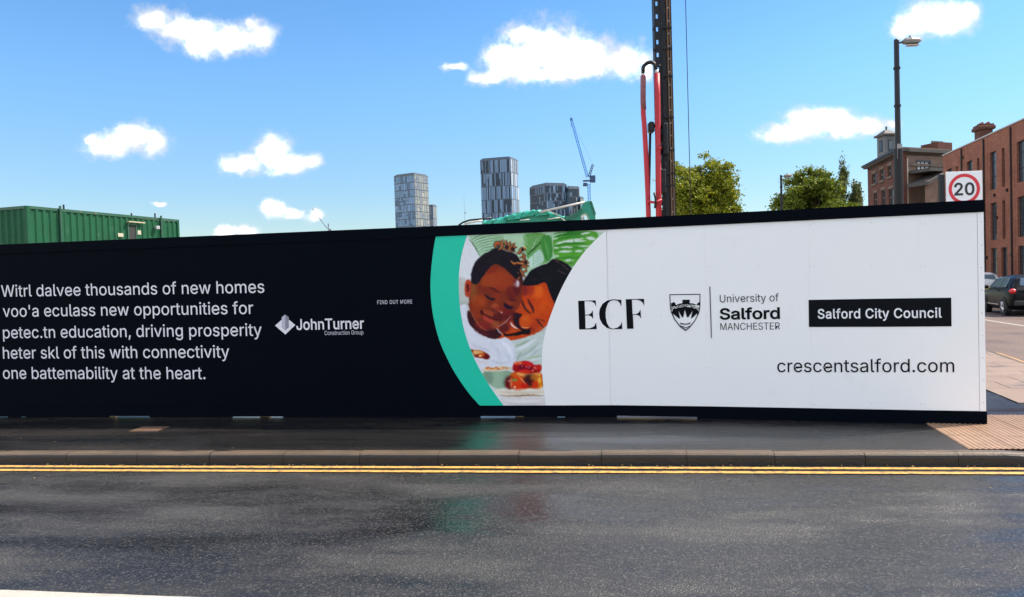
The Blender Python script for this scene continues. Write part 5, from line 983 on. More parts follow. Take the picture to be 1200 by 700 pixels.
obj('side_plate', boxbm(.203, .235, -.15, .2, .4, ZM, bev=.006), M_mast, t)
z = 3.2
bolt = mesh_from(boxbm(-.018, .018, -.012, .012, -.018, .018), 'bolt', M_steel)
while z < 11: link('bolt', bolt, t, (.145, -.115, z)); z += .345
for py in (36, 60, 92, 140, 178, 205, 219):
    p = rl(770, py); obj('bracket', boxbm(-mw - .045, -mw + .02, -.17, -.05, p.z - .035, p.z + .035, bev=.008), M_mast, t)
    obj('clamp', boxbm(-.02, .22, -.225, -.195, p.z - .02, p.z + .02), M_mast, t)
# hoses
def hose(pts, r, name='red_hose', m=M_red, n=10, dy=0):
    P = [rl(x, y) + Vector((0, dy, 0)) for x, y in pts]; Q = [P[0]]
    for a, b, c in zip(P, P[1:], P[2:]): Q += [b * .8 + a * .2, b * .8 + c * .2]
    Q.append(P[-1]); return obj(name, tubebm(Q, r, n), m, t, smooth=True)
hose([(751.8, 92), (751.6, 133), (753.2, 150), (755.3, 190), (757.6, 240), (758.5, 290)], .068, dy=-.25)
M_sleeve = mat('hose_sleeve', (.17, .045, .05), .6)
hose([(751.8, 93), (751.6, 120), (752.2, 131)], .074, 'hose_sleeve', M_sleeve, dy=-.25)
hose([(767.2, 90), (768.0, 120), (768.4, 160), (768.8, 200), (769.6, 290)], .078, dy=-.30)
hose([(751.6, 93), (751.5, 88)], .05, 'hose_coupling', M_steel, dy=-.25); hose([(767.0, 91), (766.8, 86)], .05, 'hose_coupling', M_steel, dy=-.30)
hose([(751.5, 89), (751.8, 81.5), (756, 77.5), (760.5, 76.3), (764.8, 78.5), (766.8, 87)], .052, 'gooseneck', M_black, dy=-.27)
hose([(765, 79.5), (772, 80.5)], .04, 'gooseneck_arm', M_black, dy=-.22)
hose([(761.2, 152), (760.2, 200), (759.0, 256)], .036, 'thin_hose', M_black, dy=-.1)
hose([(762, 150), (768, 148.5), (774, 150)], .04, 'thin_hose', M_black, dy=-.12)
hose([(766, 178), (772, 176)], .03, 'thin_hose', M_red, dy=-.36); hose([(756, 238), (764, 239.5), (772, 236)], .035, 'thin_hose', M_red, dy=-.40); hose([(754, 239), (758, 239)], .03, 'valve_handle', M_red, dy=-.40); hose([(763, 228), (765, 236), (764, 246)], .03, 'thin_hose', M_black, dy=-.42)
p = rl(761, 151); obj('hose_drum', boxbm(p.x - .07, p.x + .09, -.3, -.05, p.z - .16, p.z + .14, bev=.04), M_black, t)
p = rl(774, 160); obj('gearbox', boxbm(p.x - .0, p.x + .14, -.36, -.17, p.z - .55, p.z + .3, bev=.03), M_mast, t)
p = rl(774, 215); obj('gearbox', boxbm(p.x - .06, p.x + .10, -.30, -.17, p.z - .3, p.z + .35, bev=.03), M_mast, t)
# head, hoist rope and carrier (below the top of the hoarding)
obj('mast_head', boxbm(-.45, 1.0, -.3, .3, ZM + .01, ZM + .5, bev=.06), M_mast, t)
p = rl(808.5, 200); obj('hoist_rope', tubebm([(p.x, 0, 1.2), (p.x - .02, 0, ZM + .1)], .011, 5), M_black, t)
for sx in (-1.5, 1.1):
    obj('crawler_track', boxbm(sx - .05, sx + .55, .6, 4.9, .14, 1.0, bev=.2), M_black, t)
obj('carrier_body', boxbm(-1.3, 1.5, .8, 5.2, 1.05, 2.7, bev=.12), mat('rig_yellow', (.5, .3, .03), .5, var=.1), t)
obj('mast_foot', boxbm(-.4, .4, -.3, .9, .13, .9, bev=.05), M_mast, t)

# ================================================================== GREEN BOOM behind the hoarding
YB = 13.0; bb = aty(680, 262, YB); t = thing('concrete_boom', 'folded green placing boom with loose sheeting resting low behind the hoarding', 'placing boom', (bb.x, bb.y, 0))
M_bg = mat('boom_green', (.004, .21, .135), .42, var=.25, vscale=6, dirt=(.02, .12, .08), dscale=7); M_bgd = mat('boom_dark_green', (.006, .10, .06), .5, var=.3, vscale=6); M_pipe = mat('boom_pipe', (.42, .40, .38), .45, var=.2)
def bl(px, py, dy=0.): p = aty(px, py, YB); return Vector((p.x - bb.x, dy, p.z))
def plate(name, pts, y0, y1, m, bev=.008):
    bm = bmesh.new(); prism(bm, [(bl(x, y).x, bl(x, y).z) for x, y in pts], y0, y1, axis='y'); 
    if bev: bmesh.ops.bevel(bm, geom=bm.edges[:], offset=bev, segments=1, affect='EDGES')
    return obj(name, bm, m, t)
plate('knuckle', [(672, 262), (674, 252), (680, 246), (683, 238), (690, 236), (693, 238), (697, 251), (697, 262), (692, 262), (688, 252), (684, 250.5), (680, 254), (679, 262)], -.12, .16, M_bg)
plate('knuckle_edge', [(690.2, 236.2), (692.6, 237), (697.4, 252), (695.6, 252.4)], -.15, -.125, M_bgd, .003)
plate('lower_arm', [(566, 266), (567, 260.5), (590, 255.5), (606, 250), (624, 247.5), (640, 249), (650, 252.5), (660, 256.5), (676, 258), (676, 266)], -.10, .14, M_bg)
plate('link_arm', [(658, 256), (672, 252), (680, 244.5), (682, 247), (676, 255), (662, 259.5)], -.16, -.105, M_bgd, .003)
def bt(name, pts, r, m, dy): return obj(name, tubebm([bl(x, y, dy) for x, y in pts], r, 8), m, t, smooth=True)
bt('pipe', [(632, 250), (660, 243.6), (684, 238.4)], .018, M_pipe, -.2)
bt('pipe', [(545, 263.5), (558, 260.6), (566, 259.6)], .018, M_pipe, -.16)
bt('hose', [(538, 265), (543, 261.5), (551, 258.8), (562, 257.8), (577, 256.2)], .016, M_black, -.13)
bt('hose', [(640, 247.5), (650, 252), (658, 258), (664, 262)], .008, M_pipe, -.22)
bt('rail', [(609, 259.4), (621, 258.4)], .010, M_pipe, -.20); bt('rail', [(641, 258), (655, 256.6)], .010, M_pipe, -.20)
# wrinkled sheeting thrown over the arm
bm = bmesh.new(); n1, n2 = 46, 7; pr3 = random.Random(4); grid = []
topl = [(566, 259.5), (580, 257), (592, 253.5), (606, 249.5), (616, 247.5), (628, 246), (640, 247), (650, 250), (662, 254)]
for i in range(n1):
    f = i / (n1 - 1) * (len(topl) - 1); k = min(int(f), len(topl) - 2); a, b = topl[k], topl[k + 1]; px, py = a[0] + (b[0] - a[0]) * (f - k), a[1] + (b[1] - a[1]) * (f - k); row = []
    for j in range(n2):
        g = j / (n2 - 1); p = bl(px + 3 * g * math.sin(i * .8), py - .6 + g * (7.5 + 1.5 * math.sin(i * .9)) )
        row.append(bm.verts.new((p.x, .10 - .26 * min(1, g * 3) - .03 * math.sin(i * 1.3 + g * 5) - pr3.uniform(0, .02), p.z + .012 * math.sin(i * 1.7 + j))))
    grid.append(row)
for a, b in zip(grid, grid[1:]):
    for k in range(n2 - 1): bm.faces.new((a[k], b[k], b[k + 1], a[k + 1]))
obj('sheeting', bm, mat('green_sheet', (.006, .30, .20), .35, var=.2, vscale=8, coat=.2), t, smooth=True)
obj('stand', boxbm(-.25, .25, -.12, .14, .13, 2.2), M_bgd, t); obj('stand', boxbm(-2.6, -2.3, -.1, .13, .13, 2.2), M_bgd, t)

# ================================================================== TREES
def tree(label, base, H_, rx, rz_, zc, m, n, seed, leaf=.17, lobes=14, trunk=.3, name='tree', narrow=False, ry=None, cat='tree'):
    rnd = np.random.default_rng(seed); t = thing(name, label, cat, tuple(base))
    ry = ry or rx
    bm = bmesh.new(); top = zc + rz_ * .75
    tube(bm, [(0, 0, 0), (.1, 0, H_ * .2), (-.1, .1, H_ * .45), (.1, 0, top)], [trunk, trunk * .8, trunk * .55, trunk * .12], 8)
    cent = []
    for k in range(lobes):
        v = rnd.normal(size=3); v /= np.linalg.norm(v); q_ = .35 + .5 * rnd.random() ** .6
        c = np.array([v[0] * rx * q_, v[1] * ry * q_, zc + v[2] * rz_ * q_]); r_ = rnd.uniform(.20, .36)
        cent.append((c, r_))
    obj('trunk', bm, M_bark, t)
    for c, r_ in cent[:14]:
        z0 = H_ * .3 + rnd.uniform(0, .2) * H_
        obj('limb', tubebm([(0, 0, min(z0, c[2] - .3)), tuple((c * np.array([.5, .5, 1]) + np.array([0, 0, -.25 * rz_]))), tuple(c)], [trunk * .4, trunk * .22, .03], 5), M_bark, t)
    # leaves in clumps: sprays scattered on and in every lobe
    P = []
    cl2_ = []
    for c, r_ in cent:
        for _ in range(18):
            v = rnd.normal(size=3); v /= np.linalg.norm(v); cl2_.append((c + v * np.array([rx, ry, rz_]) * r_ * rnd.uniform(.55, 1.12), rnd.uniform(.25, .62)))
    for i in range(n):
        c, s = cl2_[rnd.integers(len(cl2_))]; P.append(c + rnd.normal(size=3) * s * (.40 if not narrow else .25) * np.array([1, 1, .7 if not narrow else 1.6]))
    P = np.array(P); a = rnd.normal(size=(n, 3)); a /= np.linalg.norm(a, axis=1)[:, None]; b = rnd.normal(size=(n, 3)); b -= a * (a * b).sum(1)[:, None]; b /= np.linalg.norm(b, axis=1)[:, None]
    sz = leaf * rnd.uniform(.6, 1.25, (n, 1)); V = np.concatenate([P - a * sz, P + b * sz * .55, P + a * sz, P - b * sz * .55], 1).reshape(-1, 3)
    F = np.arange(n * 4).reshape(-1, 4); me = bpy.data.meshes.new('crown'); me.from_pydata(V.tolist(), [], F.tolist()); me.materials.append(m); link('crown', me, t)
    return t
b = aty(822, 300, 42); tree('round leafy yellow-green tree rising behind the hoarding just right of the piling rig', (b.x, b.y, 0), 9.0, 2.25, 3.9, 5.15, M_leafA, 100000, 5, leaf=.085, lobes=60)
b = aty(953, 300, 52); tree('broad leafy green tree between the small far lamp post and the tall thin poplar', (b.x, b.y, 0), 8.8, 2.6, 3.2, 5.8, M_leafB, 90000, 12, leaf=.10, lobes=46, ry=2.2)
b = aty(985, 300, 55); tree('low bushy green tree in front of the poplar foot', (b.x, b.y, 0), 7.2, 1.4, 1.5, 5.6, M_leafB, 26000, 15, leaf=.09, lobes=14)
b = aty(989, 300, 60); tree('tall thin poplar with feathery upright top, left of the old brick building', (b.x, b.y, 0), 11.6, .62, 5.2, 6.3, M_leafC, 11000, 21, leaf=.09, lobes=16, trunk=.16, name='poplar_tree', narrow=True)
b = aty(1003, 300, 60); tree('shorter feathery poplar against the corner of the old brick building', (b.x, b.y, 0), 10.2, .55, 4.2, 5.9, M_leafC, 9000, 22, leaf=.09, lobes=14, trunk=.14, name='poplar_tree', narrow=True)
b = aty(1012, 300, 57); tree('small bush of leaves at the foot of the old building beside the poplars', (b.x, b.y, 0), 5.4, 1.2, 1.3, 5.2, M_leafB, 6000, 23, leaf=.11, lobes=9, trunk=.12)

# ================================================================== LAMP POSTS
def lamp(label, px_top, py_top, px_low, py_low, Y, headpx, r, rz=0., headz=0.):
    a = aty(px_top, py_top, Y); b = aty(px_low, py_low, Y); t = thing('street_lamp', label, 'lamp post', (b.x, b.y, 0), 0, 'street lamps beyond the hoarding')
    top = a.z; s = FOC / Y
    obj('post', tubebm([(0, 0, 0), (0, 0, 1.3), (0, 0, 1.35), (0, 0, top - .1), (0, 0, top)], [r * 1.6, r * 1.6, r, r * .78, r * .78], 12), M_lamp, t, smooth=False)
    obj('cap', tubebm([(0, 0, top), (0, 0, top + .04)], [r * .85, r * .6], 12), M_lamp, t)
    ln = headpx / s; h = thing_part = obj('arm', tubebm([(r * .5, 0, top - .06), (ln * .38, 0, top - .03)], r * .32, 8), M_lamp, t)
    bm = bmesh.new(); x0, x1 = ln * .26, ln; w = ln * .2; zt = top - .02
    st = [(x0, .45, .03, -.05), (x0 + ln * .08, .8, .09, -.09), (x0 + ln * .3, 1, .12, -.11), (x1 - ln * .12, .85, .10, -.09), (x1, .45, .04, -.03)]
    rings = []
    for x, ww, up, dn in st: rings.append([bm.verts.new((x, w * ww * c, zt + (up if s_ > 0 else dn) * abs(s_) * ln / .75)) for c, s_ in ((-1, .15), (-.7, .8), (0, 1), (.7, .8), (1, .15), (.9, -.7), (0, -1), (-.9, -.7))])
    for p, q_ in zip(rings, rings[1:]):
        for k in range(8): bm.faces.new((p[k], p[(k + 1) % 8], q_[(k + 1) % 8], q_[k]))
    bm.faces.new(rings[0]); bm.faces.new(rings[-1]); bmesh.ops.recalc_face_normals(bm, faces=bm.faces)
    hd_ = obj('lamp_head', bm, M_head, t)
    bm = boxbm(x0 + ln * .16, x1 - ln * .1, -w * .6, w * .6, zt - .15 * ln / .75, zt - .112 * ln / .75, bev=.01); obj('lens', bm, mat('lamp_lens', (.45, .43, .38), .2), hd_)
    obj('photocell', tubebm([(x0 + ln * .3, 0, zt + .11 * ln / .75), (x0 + ln * .3, 0, zt + .17 * ln / .75)], .03 * ln / .75, 8), M_head, hd_)
    for z in (top - .75, top - 1.75): obj('band', tubebm([(0, 0, z), (0, 0, z + .05)], r * 1.08, 12), M_black, t)
    return t
t = lamp('tall dark street lamp with grey angular head in front of the old brick building', 1048.8, 48, 1053.5, 235, 19.5, 28, .082)
p = aty(1051, 165, 19.5); q_ = t.location
obj('notice_plate', boxbm(-.07, -.06 + .12, -.09, -.085, p.z - .5, p.z - .1), mat('post_notice', (.25, .25, .25), .6), t)
obj('post_sleeve', tubebm([(0, 0, 2.0), (0, 0, aty(1051, 175, 19.5).z)], .112, 12), M_black, t)
lamp('small far street lamp on a thin post, left of the broad leafy tree', 913.5, 206, 916, 245, 46, 13, .085)

# ================================================================== 20 SIGN
YS = 12.4; a = aty(1130, 222, YS); t = thing('speed_limit_sign', 'square white sign with red-ringed number 20 poking above the hoarding end', 'road sign', (a.x, a.y, 0), R(-4))
w2 = .298; zc = aty(1130, 221, YS).z - .02
SC = aty(1130.5, 221.5, YS); zc = SC.z
obj('post', tubebm([(-.18, .06, .12), (-.18, .06, zc + .15)], .038, 10), M_steel, t)
bd = obj('board', boxbm(-w2, w2, 0, .012, zc - w2, zc + w2, bev=.002), mat('sign_white', (.78, .78, .78), .4), t)
def ring(r0, r1, y, n=48):
    bm = bmesh.new(); A = [bm.verts.new((r0 * math.cos(k * 2 * math.pi / n), y, zc + r0 * math.sin(k * 2 * math.pi / n))) for k in range(n)]; B = [bm.verts.new((r1 * math.cos(k * 2 * math.pi / n), y, zc + r1 * math.sin(k * 2 * math.pi / n))) for k in range(n)]
    for k in range(n): bm.faces.new((A[k], B[k], B[(k + 1) % n], A[(k + 1) % n]))
    bmesh.ops.recalc_face_normals(bm, faces=bm.faces); return bm
obj('red_ring', ring(.203, .258, -.002), mat('sign_red', (.62, .010, .022), .4), bd)
P = text_polys('20'); xs = [q[0] for p in P for q in p]; ys = [q[1] for p in P for q in p]; xm, ym = (min(xs) + max(xs)) / 2, (min(ys) + max(ys)) / 2
bm = text_mesh(P, lambda x, y: ((x - xm) * .40, -.003, zc - .002 + (y - ym) * .395), .020); obj('number', bm, mat('sign_black', (.01, .01, .01), .4), bd)
obj('back_box', boxbm(-w2 - .085, -w2 - .008, .02, .10, zc - .32, zc + .27, bev=.006), M_lamp, t)
obj('frame', (lambda b: (box(b, -w2, w2, .013, .03, zc + .12, zc + .15), box(b, -w2, w2, .013, .03, zc - .15, zc - .12), b)[-1])(bmesh.new()), M_steel, t)

# ================================================================== RED BRICK BUILDING on the side street
AZF = R(13.0925); fD = Vector((math.sin(AZF), math.cos(AZF), 0)); fN = Vector((math.cos(AZF), -math.sin(AZF), 0)); FD = 18.1687   # plane: p.fN = FD
o_ = fN * FD + fD * 34
t = thing('brick_building', 'modern red brick block with tall narrow dark windows at the right edge', 'building', (o_.x, o_.y, 0), -AZF)
# local: y along the facade (0 = near end), x = behind the facade
LEN = 56.75 - 34; HT = 9.6; TH = .32
ops = []      # openings y0,y1,z0,z1,kind
for c in (55.5, 52.0, 48.45, 44.87, 41.3, 37.75):
    for z0, z1 in ((6.30, 8.53), (3.32, 5.52), (.55, 2.84)): ops.append((c - .45 - 34, c + .45 - 34, z0, z1, 'w'))
for c in (54.2, 50.62, 47.06, 43.5, 39.9, 36.4):
    for z0, z1 in ((6.30, 8.50), (3.32, 5.52)): ops.append((c - .19 - 34, c + .19 - 34, z0, z1, 's'))
    ops.append((c - .40 - 34, c + .40 - 34, .15, 2.84, 'd'))
def wall_with(name, ops, L0, L1, Z0, Z1, th, m, parent):
    ys = sorted({L0, L1} | {o[0] for o in ops} | {o[1] for o in ops}); zs = sorted({Z0, Z1} | {o[2] for o in ops} | {o[3] for o in ops})
    bm = bmesh.new(); solid = {}
    for i in range(len(ys) - 1):
        for j in range(len(zs) - 1):
            cy, cz = (ys[i] + ys[i + 1]) / 2, (zs[j] + zs[j + 1]) / 2
            solid[i, j] = not any(o[0] < cy < o[1] and o[2] < cz < o[3] for o in ops)
    V = {}
    def v(x, y, z):
        k = (x, round(y, 5), round(z, 5))
        if k not in V: V[k] = bm.verts.new((x, y, z))
        return V[k]
    for (i, j), s_ in solid.items():
        if not s_: continue
        y0, y1, z0, z1 = ys[i], ys[i + 1], zs[j], zs[j + 1]
        bm.faces.new((v(0, y0, z0), v(0, y1, z0), v(0, y1, z1), v(0, y0, z1))); bm.faces.new((v(th, y0, z0), v(th, y1, z0), v(th, y1, z1), v(th, y0, z1)))
        for di, dj, q in ((-1, 0, ((0, y0, z0), (th, y0, z0), (th, y0, z1), (0, y0, z1))), (1, 0, ((0, y1, z0), (th, y1, z0), (th, y1, z1), (0, y1, z1))), (0, -1, ((0, y0, z0), (th, y0, z0), (th, y1, z0), (0, y1, z0))), (0, 1, ((0, y0, z1), (th, y0, z1), (th, y1, z1), (0, y1, z1)))):
            if not solid.get((i + di, j + dj), False): bm.faces.new([v(*p) for p in q])
    bmesh.ops.recalc_face_normals(bm, faces=bm.faces)
    return obj(name, bm, m, parent)
wall_with('front_wall', ops, 0, LEN, 0, HT, TH, M_brickA, t)
obj('end_wall', boxbm(TH + .002, 14, LEN - .3, LEN, 0, HT), M_brickA, t); obj('end_wall', boxbm(TH + .002, 14, 0, .3, 0, HT), M_brickA, t); obj('back_wall', boxbm(13.7, 14, .302, LEN - .302, 0, HT), M_brickA, t)
obj('roof', boxbm(.33, 13.69, .303, LEN - .303, HT - .5, HT - .3), M_slate, t); obj('coping', boxbm(-.05, .42, -.05, LEN + .05, HT + .002, HT + .07), M_cope, t)
M_int = mat('dark_interior', (.012, .013, .016), .9)
M_cur = mat('pale_curtain', (.30, .32, .34), .8)
for (y0, y1, z0, z1, kd) in ops:
    W_ = obj('window' if kd != 'd' else 'door', (lambda b: (box(b, .11, .16, y0 + .001, y0 + .05, z0 + .001, z1 - .001), box(b, .11, .16, y1 - .05, y1 - .001, z0 + .001, z1 - .001), box(b, .11, .16, y0 + .0505, y1 - .0505, z0 + .001, z0 + .06), box(b, .11, .16, y0 + .0505, y1 - .0505, z1 - .06, z1 - .001), [box(b, .112, .158, y0 + .0505, y1 - .0505, z0 + (z1 - z0) * f, z0 + (z1 - z0) * f + .05) for f in ((.34, .72) if kd == 'w' else (.72,))], bmesh.ops.recalc_face_normals(b, faces=b.faces), b)[-1])(bmesh.new()), M_frame, t)
    obj('pane', boxbm(.132, .14, y0 + .03, y1 - .03, z0 + .03, z1 - .03), M_glassw if kd == 'w' else mat('dark_glass', (.02, .022, .028), .25), W_)  # slits and doors get a darker glass than the main windows
    if kd == 'w' and random.random() < .6: obj('blind', boxbm(.20, .21, y0 + .06, y0 + .5, z0 + (z1 - z0) * random.uniform(0, .5), z1 - .06), M_cur, W_)
for y in (49.65 - 34, 45.95 - 34, 42.3 - 34, 53.2 - 34): obj('downpipe', tubebm([(-.06, y, .12), (-.06, y, HT - .1)], .045, 8), M_black, t)
for y, z in ((50.0 - 34, 3.0), (47.9 - 34, 4.6), (46.05 - 34, 2.4), (49.4 - 34, 2.3), (48.2 - 34, 5.95), (53.0 - 34, 8.9), (46.5 - 34, 6.05)): obj('wall_fitting', boxbm(-.09, -.002, y - .05, y + .05, z - .09, z + .09, bev=.01), M_black, t)
for y in (49.2 - 34, 45.6 - 34, 42.0 - 34, 52.8 - 34): obj('movement_joint', boxbm(-.006, -.001, y - .01, y + .01, .1, HT - .02), mat('joint', (.10, .05, .035), .9), t)
# chimney on its roof line
cyy = None
def fpx(x, y, z):
    v = fN * (FD + x) + fD * (34 + y) + Vector((0, 0, z - EYE)); return 600 + FOC * v.dot(RT) / v.dot(FW)
cyy = min((abs(fpx(1.3, k * .1, HT) - 1152.5), k * .1) for k in range(0, 400))[1]
ch = obj('chimney', boxbm(.92, 1.68, cyy - .42, cyy + .42, HT - .4, HT + 1.0), M_brickB, t)
obj('chimney_cap', boxbm(.78, 1.82, cyy - .56, cyy + .56, HT + 1.002, HT + 1.25, bev=.04), M_brickB, ch); obj('chimney_cap', boxbm(.86, 1.74, cyy - .48, cyy + .48, HT + 1.252, HT + 1.36), M_brickB, ch)
for k in range(3):
    for j in (0, 1): obj('chimney_pot', tubebm([(1.12 + j * .36, cyy - .3 + k * .3, HT + 1.362), (1.12 + j * .36, cyy - .3 + k * .3, HT + 1.5)], [.10, .08], 8), M_brickA, ch)

# ================================================================== OLD BRICK BUILDING
Yc = 62.; cn = aty(1056.5, 173.5, Yc); wl_ = aty(1016.5, 191.5, Yc * 1.16); wr_ = aty(1109, 168.8, Yc * 1.03)
HO = cn.z; t = thing('old_building', 'old soot-stained brick building with a small rooftop turret, behind the tall street lamp', 'building', (cn.x, cn.y, 0))
lv = Vector((wl_.x - cn.x, wl_.y - cn.y, 0)); rv = Vector((wr_.x - cn.x, wr_.y - cn.y, 0)); LL, LR = lv.length, rv.length
angL = math.atan2(lv.y, lv.x) - math.pi / 2; angR = math.atan2(rv.y, rv.x)
def fpix(px, py, v):      # pixel -> (distance along face, height)
    d = ray(px, py); n_ = Vector((v.y, -v.x, 0)).normalized(); kk = (cn.x * n_.x + cn.y * n_.y) / (d.x * n_.x + d.y * n_.y); p = d * kk; u = v.normalized()
    return (p.x - cn.x) * u.x + (p.y - cn.y) * u.y, EYE + p.z
opL = []
for (x0, x1, y0, y1) in ((1022, 1027.2, 203, 215.5), (1031, 1036, 198.5, 211.5), (1040.2, 1045.2, 194, 207), (1024, 1028, 226, 242), (1033, 1037.5, 222.5, 242), (1041.5, 1047, 221, 242)):
    a, za = fpix(x0, (y0 + y1) / 2, lv); b, _ = fpix(x1, (y0 + y1) / 2, lv); _, zt = fpix((x0 + x1) / 2, y0, lv); _, zb = fpix((x0 + x1) / 2, y1, lv)
    opL.append((min(a, b), max(a, b), max(zb, 1.0), zt, 'w'))
# left face: local y runs away from the corner; outward is local -x
ec = link('side', None, t, (0, 0, 0), (0, 0, angL)) if False else None
def face_parent(name, ang, mirror=False): return ang
def place(o, ang): o.rotation_euler = (0, 0, ang); return o
# wall_with builds x = into the building; for the left face into = +x side after rotation
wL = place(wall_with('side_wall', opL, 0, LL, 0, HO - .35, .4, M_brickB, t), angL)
for (a, b, z0, z1, k_) in opL:
    f = obj('window', (lambda bm_: (box(bm_, .10, .16, a + .001, a + .07, z0, z1 - .001), box(bm_, .10, .16, b - .07, b - .001, z0, z1 - .001), box(bm_, .10, .16, a + .071, b - .071, (z0 + z1) / 2 - .04, (z0 + z1) / 2 + .04), box(bm_, .10, .16, a + .071, b - .071, z1 - .08, z1 - .001), bm_)[-1])(bmesh.new()), M_stone, wL)
    obj('pane', boxbm(.17, .19, a + .002, b - .002, z0 + .002, z1 - .002), M_glassw, f)
    obj('sill', boxbm(-.10, .05, a - .12, b + .12, z0 - .18, z0 - .002), M_stone, wL)
    obj('lintel', boxbm(-.04, .05, a - .1, b + .1, z1 + .002, z1 + .22), M_stone, wL)
obj('string_course', boxbm(-.12, -.002, 0, LL, 5.3, 5.55), M_stone, wL)
obj('cornice', boxbm(-.35, .5, -.35, LL + .2, HO - .348, HO - .12), M_slate, wL); obj('gutter', boxbm(-.5, -.36, -.4, LL + .3, HO - .2, HO), M_black, wL)
# right face: local x along the face, outward is -y
fr_ = thing_r = None
def robj(name, bm, m): o = obj(name, bm, m, t); o.rotation_euler = (0, 0, angR); return o
a, zt = fpix(1074.8, 189.5, rv); b, zb = fpix(1089.5, 200.8, rv)
bm = bmesh.new()
for q in ((.0, a, 0, HO), (b, LR + 1, 0, HO), (a, b, 0, zb), (a, b, zt, HO)): box(bm, q[0], q[1], .0, .4, q[2], q[3] - (0 if q[3] != HO else .35))
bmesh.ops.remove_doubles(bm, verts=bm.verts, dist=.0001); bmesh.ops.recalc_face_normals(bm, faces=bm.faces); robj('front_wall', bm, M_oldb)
wf = robj('window', (lambda bm_: (box(bm_, a - .12, a, -.05, .1, zb - .15, zt + .15), box(bm_, b, b + .12, -.05, .1, zb - .15, zt + .15), box(bm_, a, b, -.05, .1, zt, zt + .15), box(bm_, a, b, -.05, .1, zb - .15, zb), [box(bm_, a + (b - a) * f - .03, a + (b - a) * f + .03, .03, .09, zb, zt) for f in (.33, .66)], bm_)[-1])(bmesh.new()), M_frame)
obj('pane', boxbm(a, b, .10, .13, zb, zt), mat('bright_blind', (.62, .66, .70), .35), wf)
robj('cornice', boxbm(-.3, LR + .8, -.35, .45, HO - .349, HO - .10), M_slate); robj('parapet', boxbm(.1, LR + .6, .1, .4, HO - .098, HO + .12), M_stone)
robj('string_course', boxbm(.41, LR + .6, -.12, -.002, HO - 1.5, HO - 1.28), M_stone)
bm = bmesh.new(); prism(bm, [(0, 0), (rv.x, rv.y), (rv.x + lv.x, rv.y + lv.y), (lv.x, lv.y)], HO - .6, HO - .4); obj('roof', bm, M_slate, t)
# quoins at the corner
for k in range(12): robj('quoin', boxbm(-.03, .55 if k % 2 else .35, -.05, .3, .3 + k * .9, .3 + k * .9 + .42), M_stone)
# low dark extension with its own roof and a red wall
x0, z1 = fpix(1063, 201, rv); x1, z0 = fpix(1104, 206, rv)
robj('extension_roof', boxbm(x0, x1, -2.2, -.002, z0, z1), M_slate)
e0, ez = fpix(1062, 214, rv); e1_, _ = fpix(1079, 214, rv); e2_, _ = fpix(1092, 214, rv); e3, _ = fpix(1103.5, 214, rv)
robj('lean_to_wall', boxbm(e0, e1_, -2.0, -1.8, 0, ez), M_oldb); robj('pier', boxbm(e1_ + .002, e2_, -2.1, -1.7, 0, ez + .3), M_stone); robj('red_wall', boxbm(e2_ + .002, e3, -2.0, -1.8, 0, z0 - .3), M_redp)
bm = bmesh.new(); prism(bm, [(e0 - .3, ez - .5), (e1_ + 1, ez + .9), (e1_ + 1, ez + 1.1), (e0 - .3, ez - .25)], -2.4, -.3, axis='y'); robj('lean_to_roof', bm, M_slate)
pp, _ = fpix(1061.5, 190, rv); robj('drainpipe', tubebm([(pp, -.12, 3), (pp, -.12, fpix(1061.5, 186, rv)[1])], .08, 8), mat('pale_pipe', (.45, .40, .33), .6))
# chimney stack at its right end, in front of the newer roof line
cx0, _ = fpix(1105, 168, rv); cx1, _ = fpix(1122, 168, rv); _, cz = fpix(1110, 165.5, rv)
cs = robj('chimney', boxbm(cx0, cx1, .5, 2.2, HO - 2.5, cz), M_brickB)
for k in range(5): obj('chimney_pot', tubebm([(cx0 + .2 + k * .3, 1.2, cz + .002), (cx0 + .2 + k * .3, 1.2, cz + .22)], .10, 6), M_stone, cs)
# turret
tc0 = aty(1029.8, 160, Yc * 1.12); tc1 = aty(1047.6, 160, Yc * 1.12); tw = (tc1 - tc0).length / 2 * .8; tcx = (tc0 + tc1) / 2 - cn + Vector((0, 0, 0)); zb_ = aty(1038, 181, Yc * 1.12).z; ze = aty(1038, 160.5, Yc * 1.12).z; ztop = aty(1044, 151.5, Yc * 1.12).z
M_tur = mat('turret_grey', (.11, .115, .12), .7, var=.3, vscale=2)
T = obj('turret', boxbm(-tw, tw, -tw, tw, zb_ - 2.5, ze), M_tur, t, loc=(tcx.x, tcx.y, 0), rot=(0, 0, angR + R(-14)))
obj('turret_roof', (lambda bm_: (prism(bm_, [(-tw * 1.35, -tw * 1.35), (tw * 1.35, -tw * 1.35), (tw * 1.35, tw * 1.35), (-tw * 1.35, tw * 1.35)], ze + .002, ze + .18), bm_)[-1])(bmesh.new()), M_slate, T)
bm = bmesh.new(); bt_ = [bm.verts.new((sx * tw * 1.2, sy * tw * 1.2, ze + .182)) for sx, sy in ((-1, -1), (1, -1), (1, 1), (-1, 1))]; tp_ = [bm.verts.new((sx * tw * .35, sy * tw * .35, ztop - .1)) for sx, sy in ((-1, -1), (1, -1), (1, 1), (-1, 1))]
for k in range(4): bm.faces.new((bt_[k], bt_[(k + 1) % 4], tp_[(k + 1) % 4], tp_[k]))
bm.faces.new(tp_); bmesh.ops.recalc_face_normals(bm, faces=bm.faces); obj('turret_roof', bm, M_slate, T)
obj('finial', tubebm([(0, 0, ztop - .12), (0, 0, ztop + .25)], .09, 6), M_slate, T)
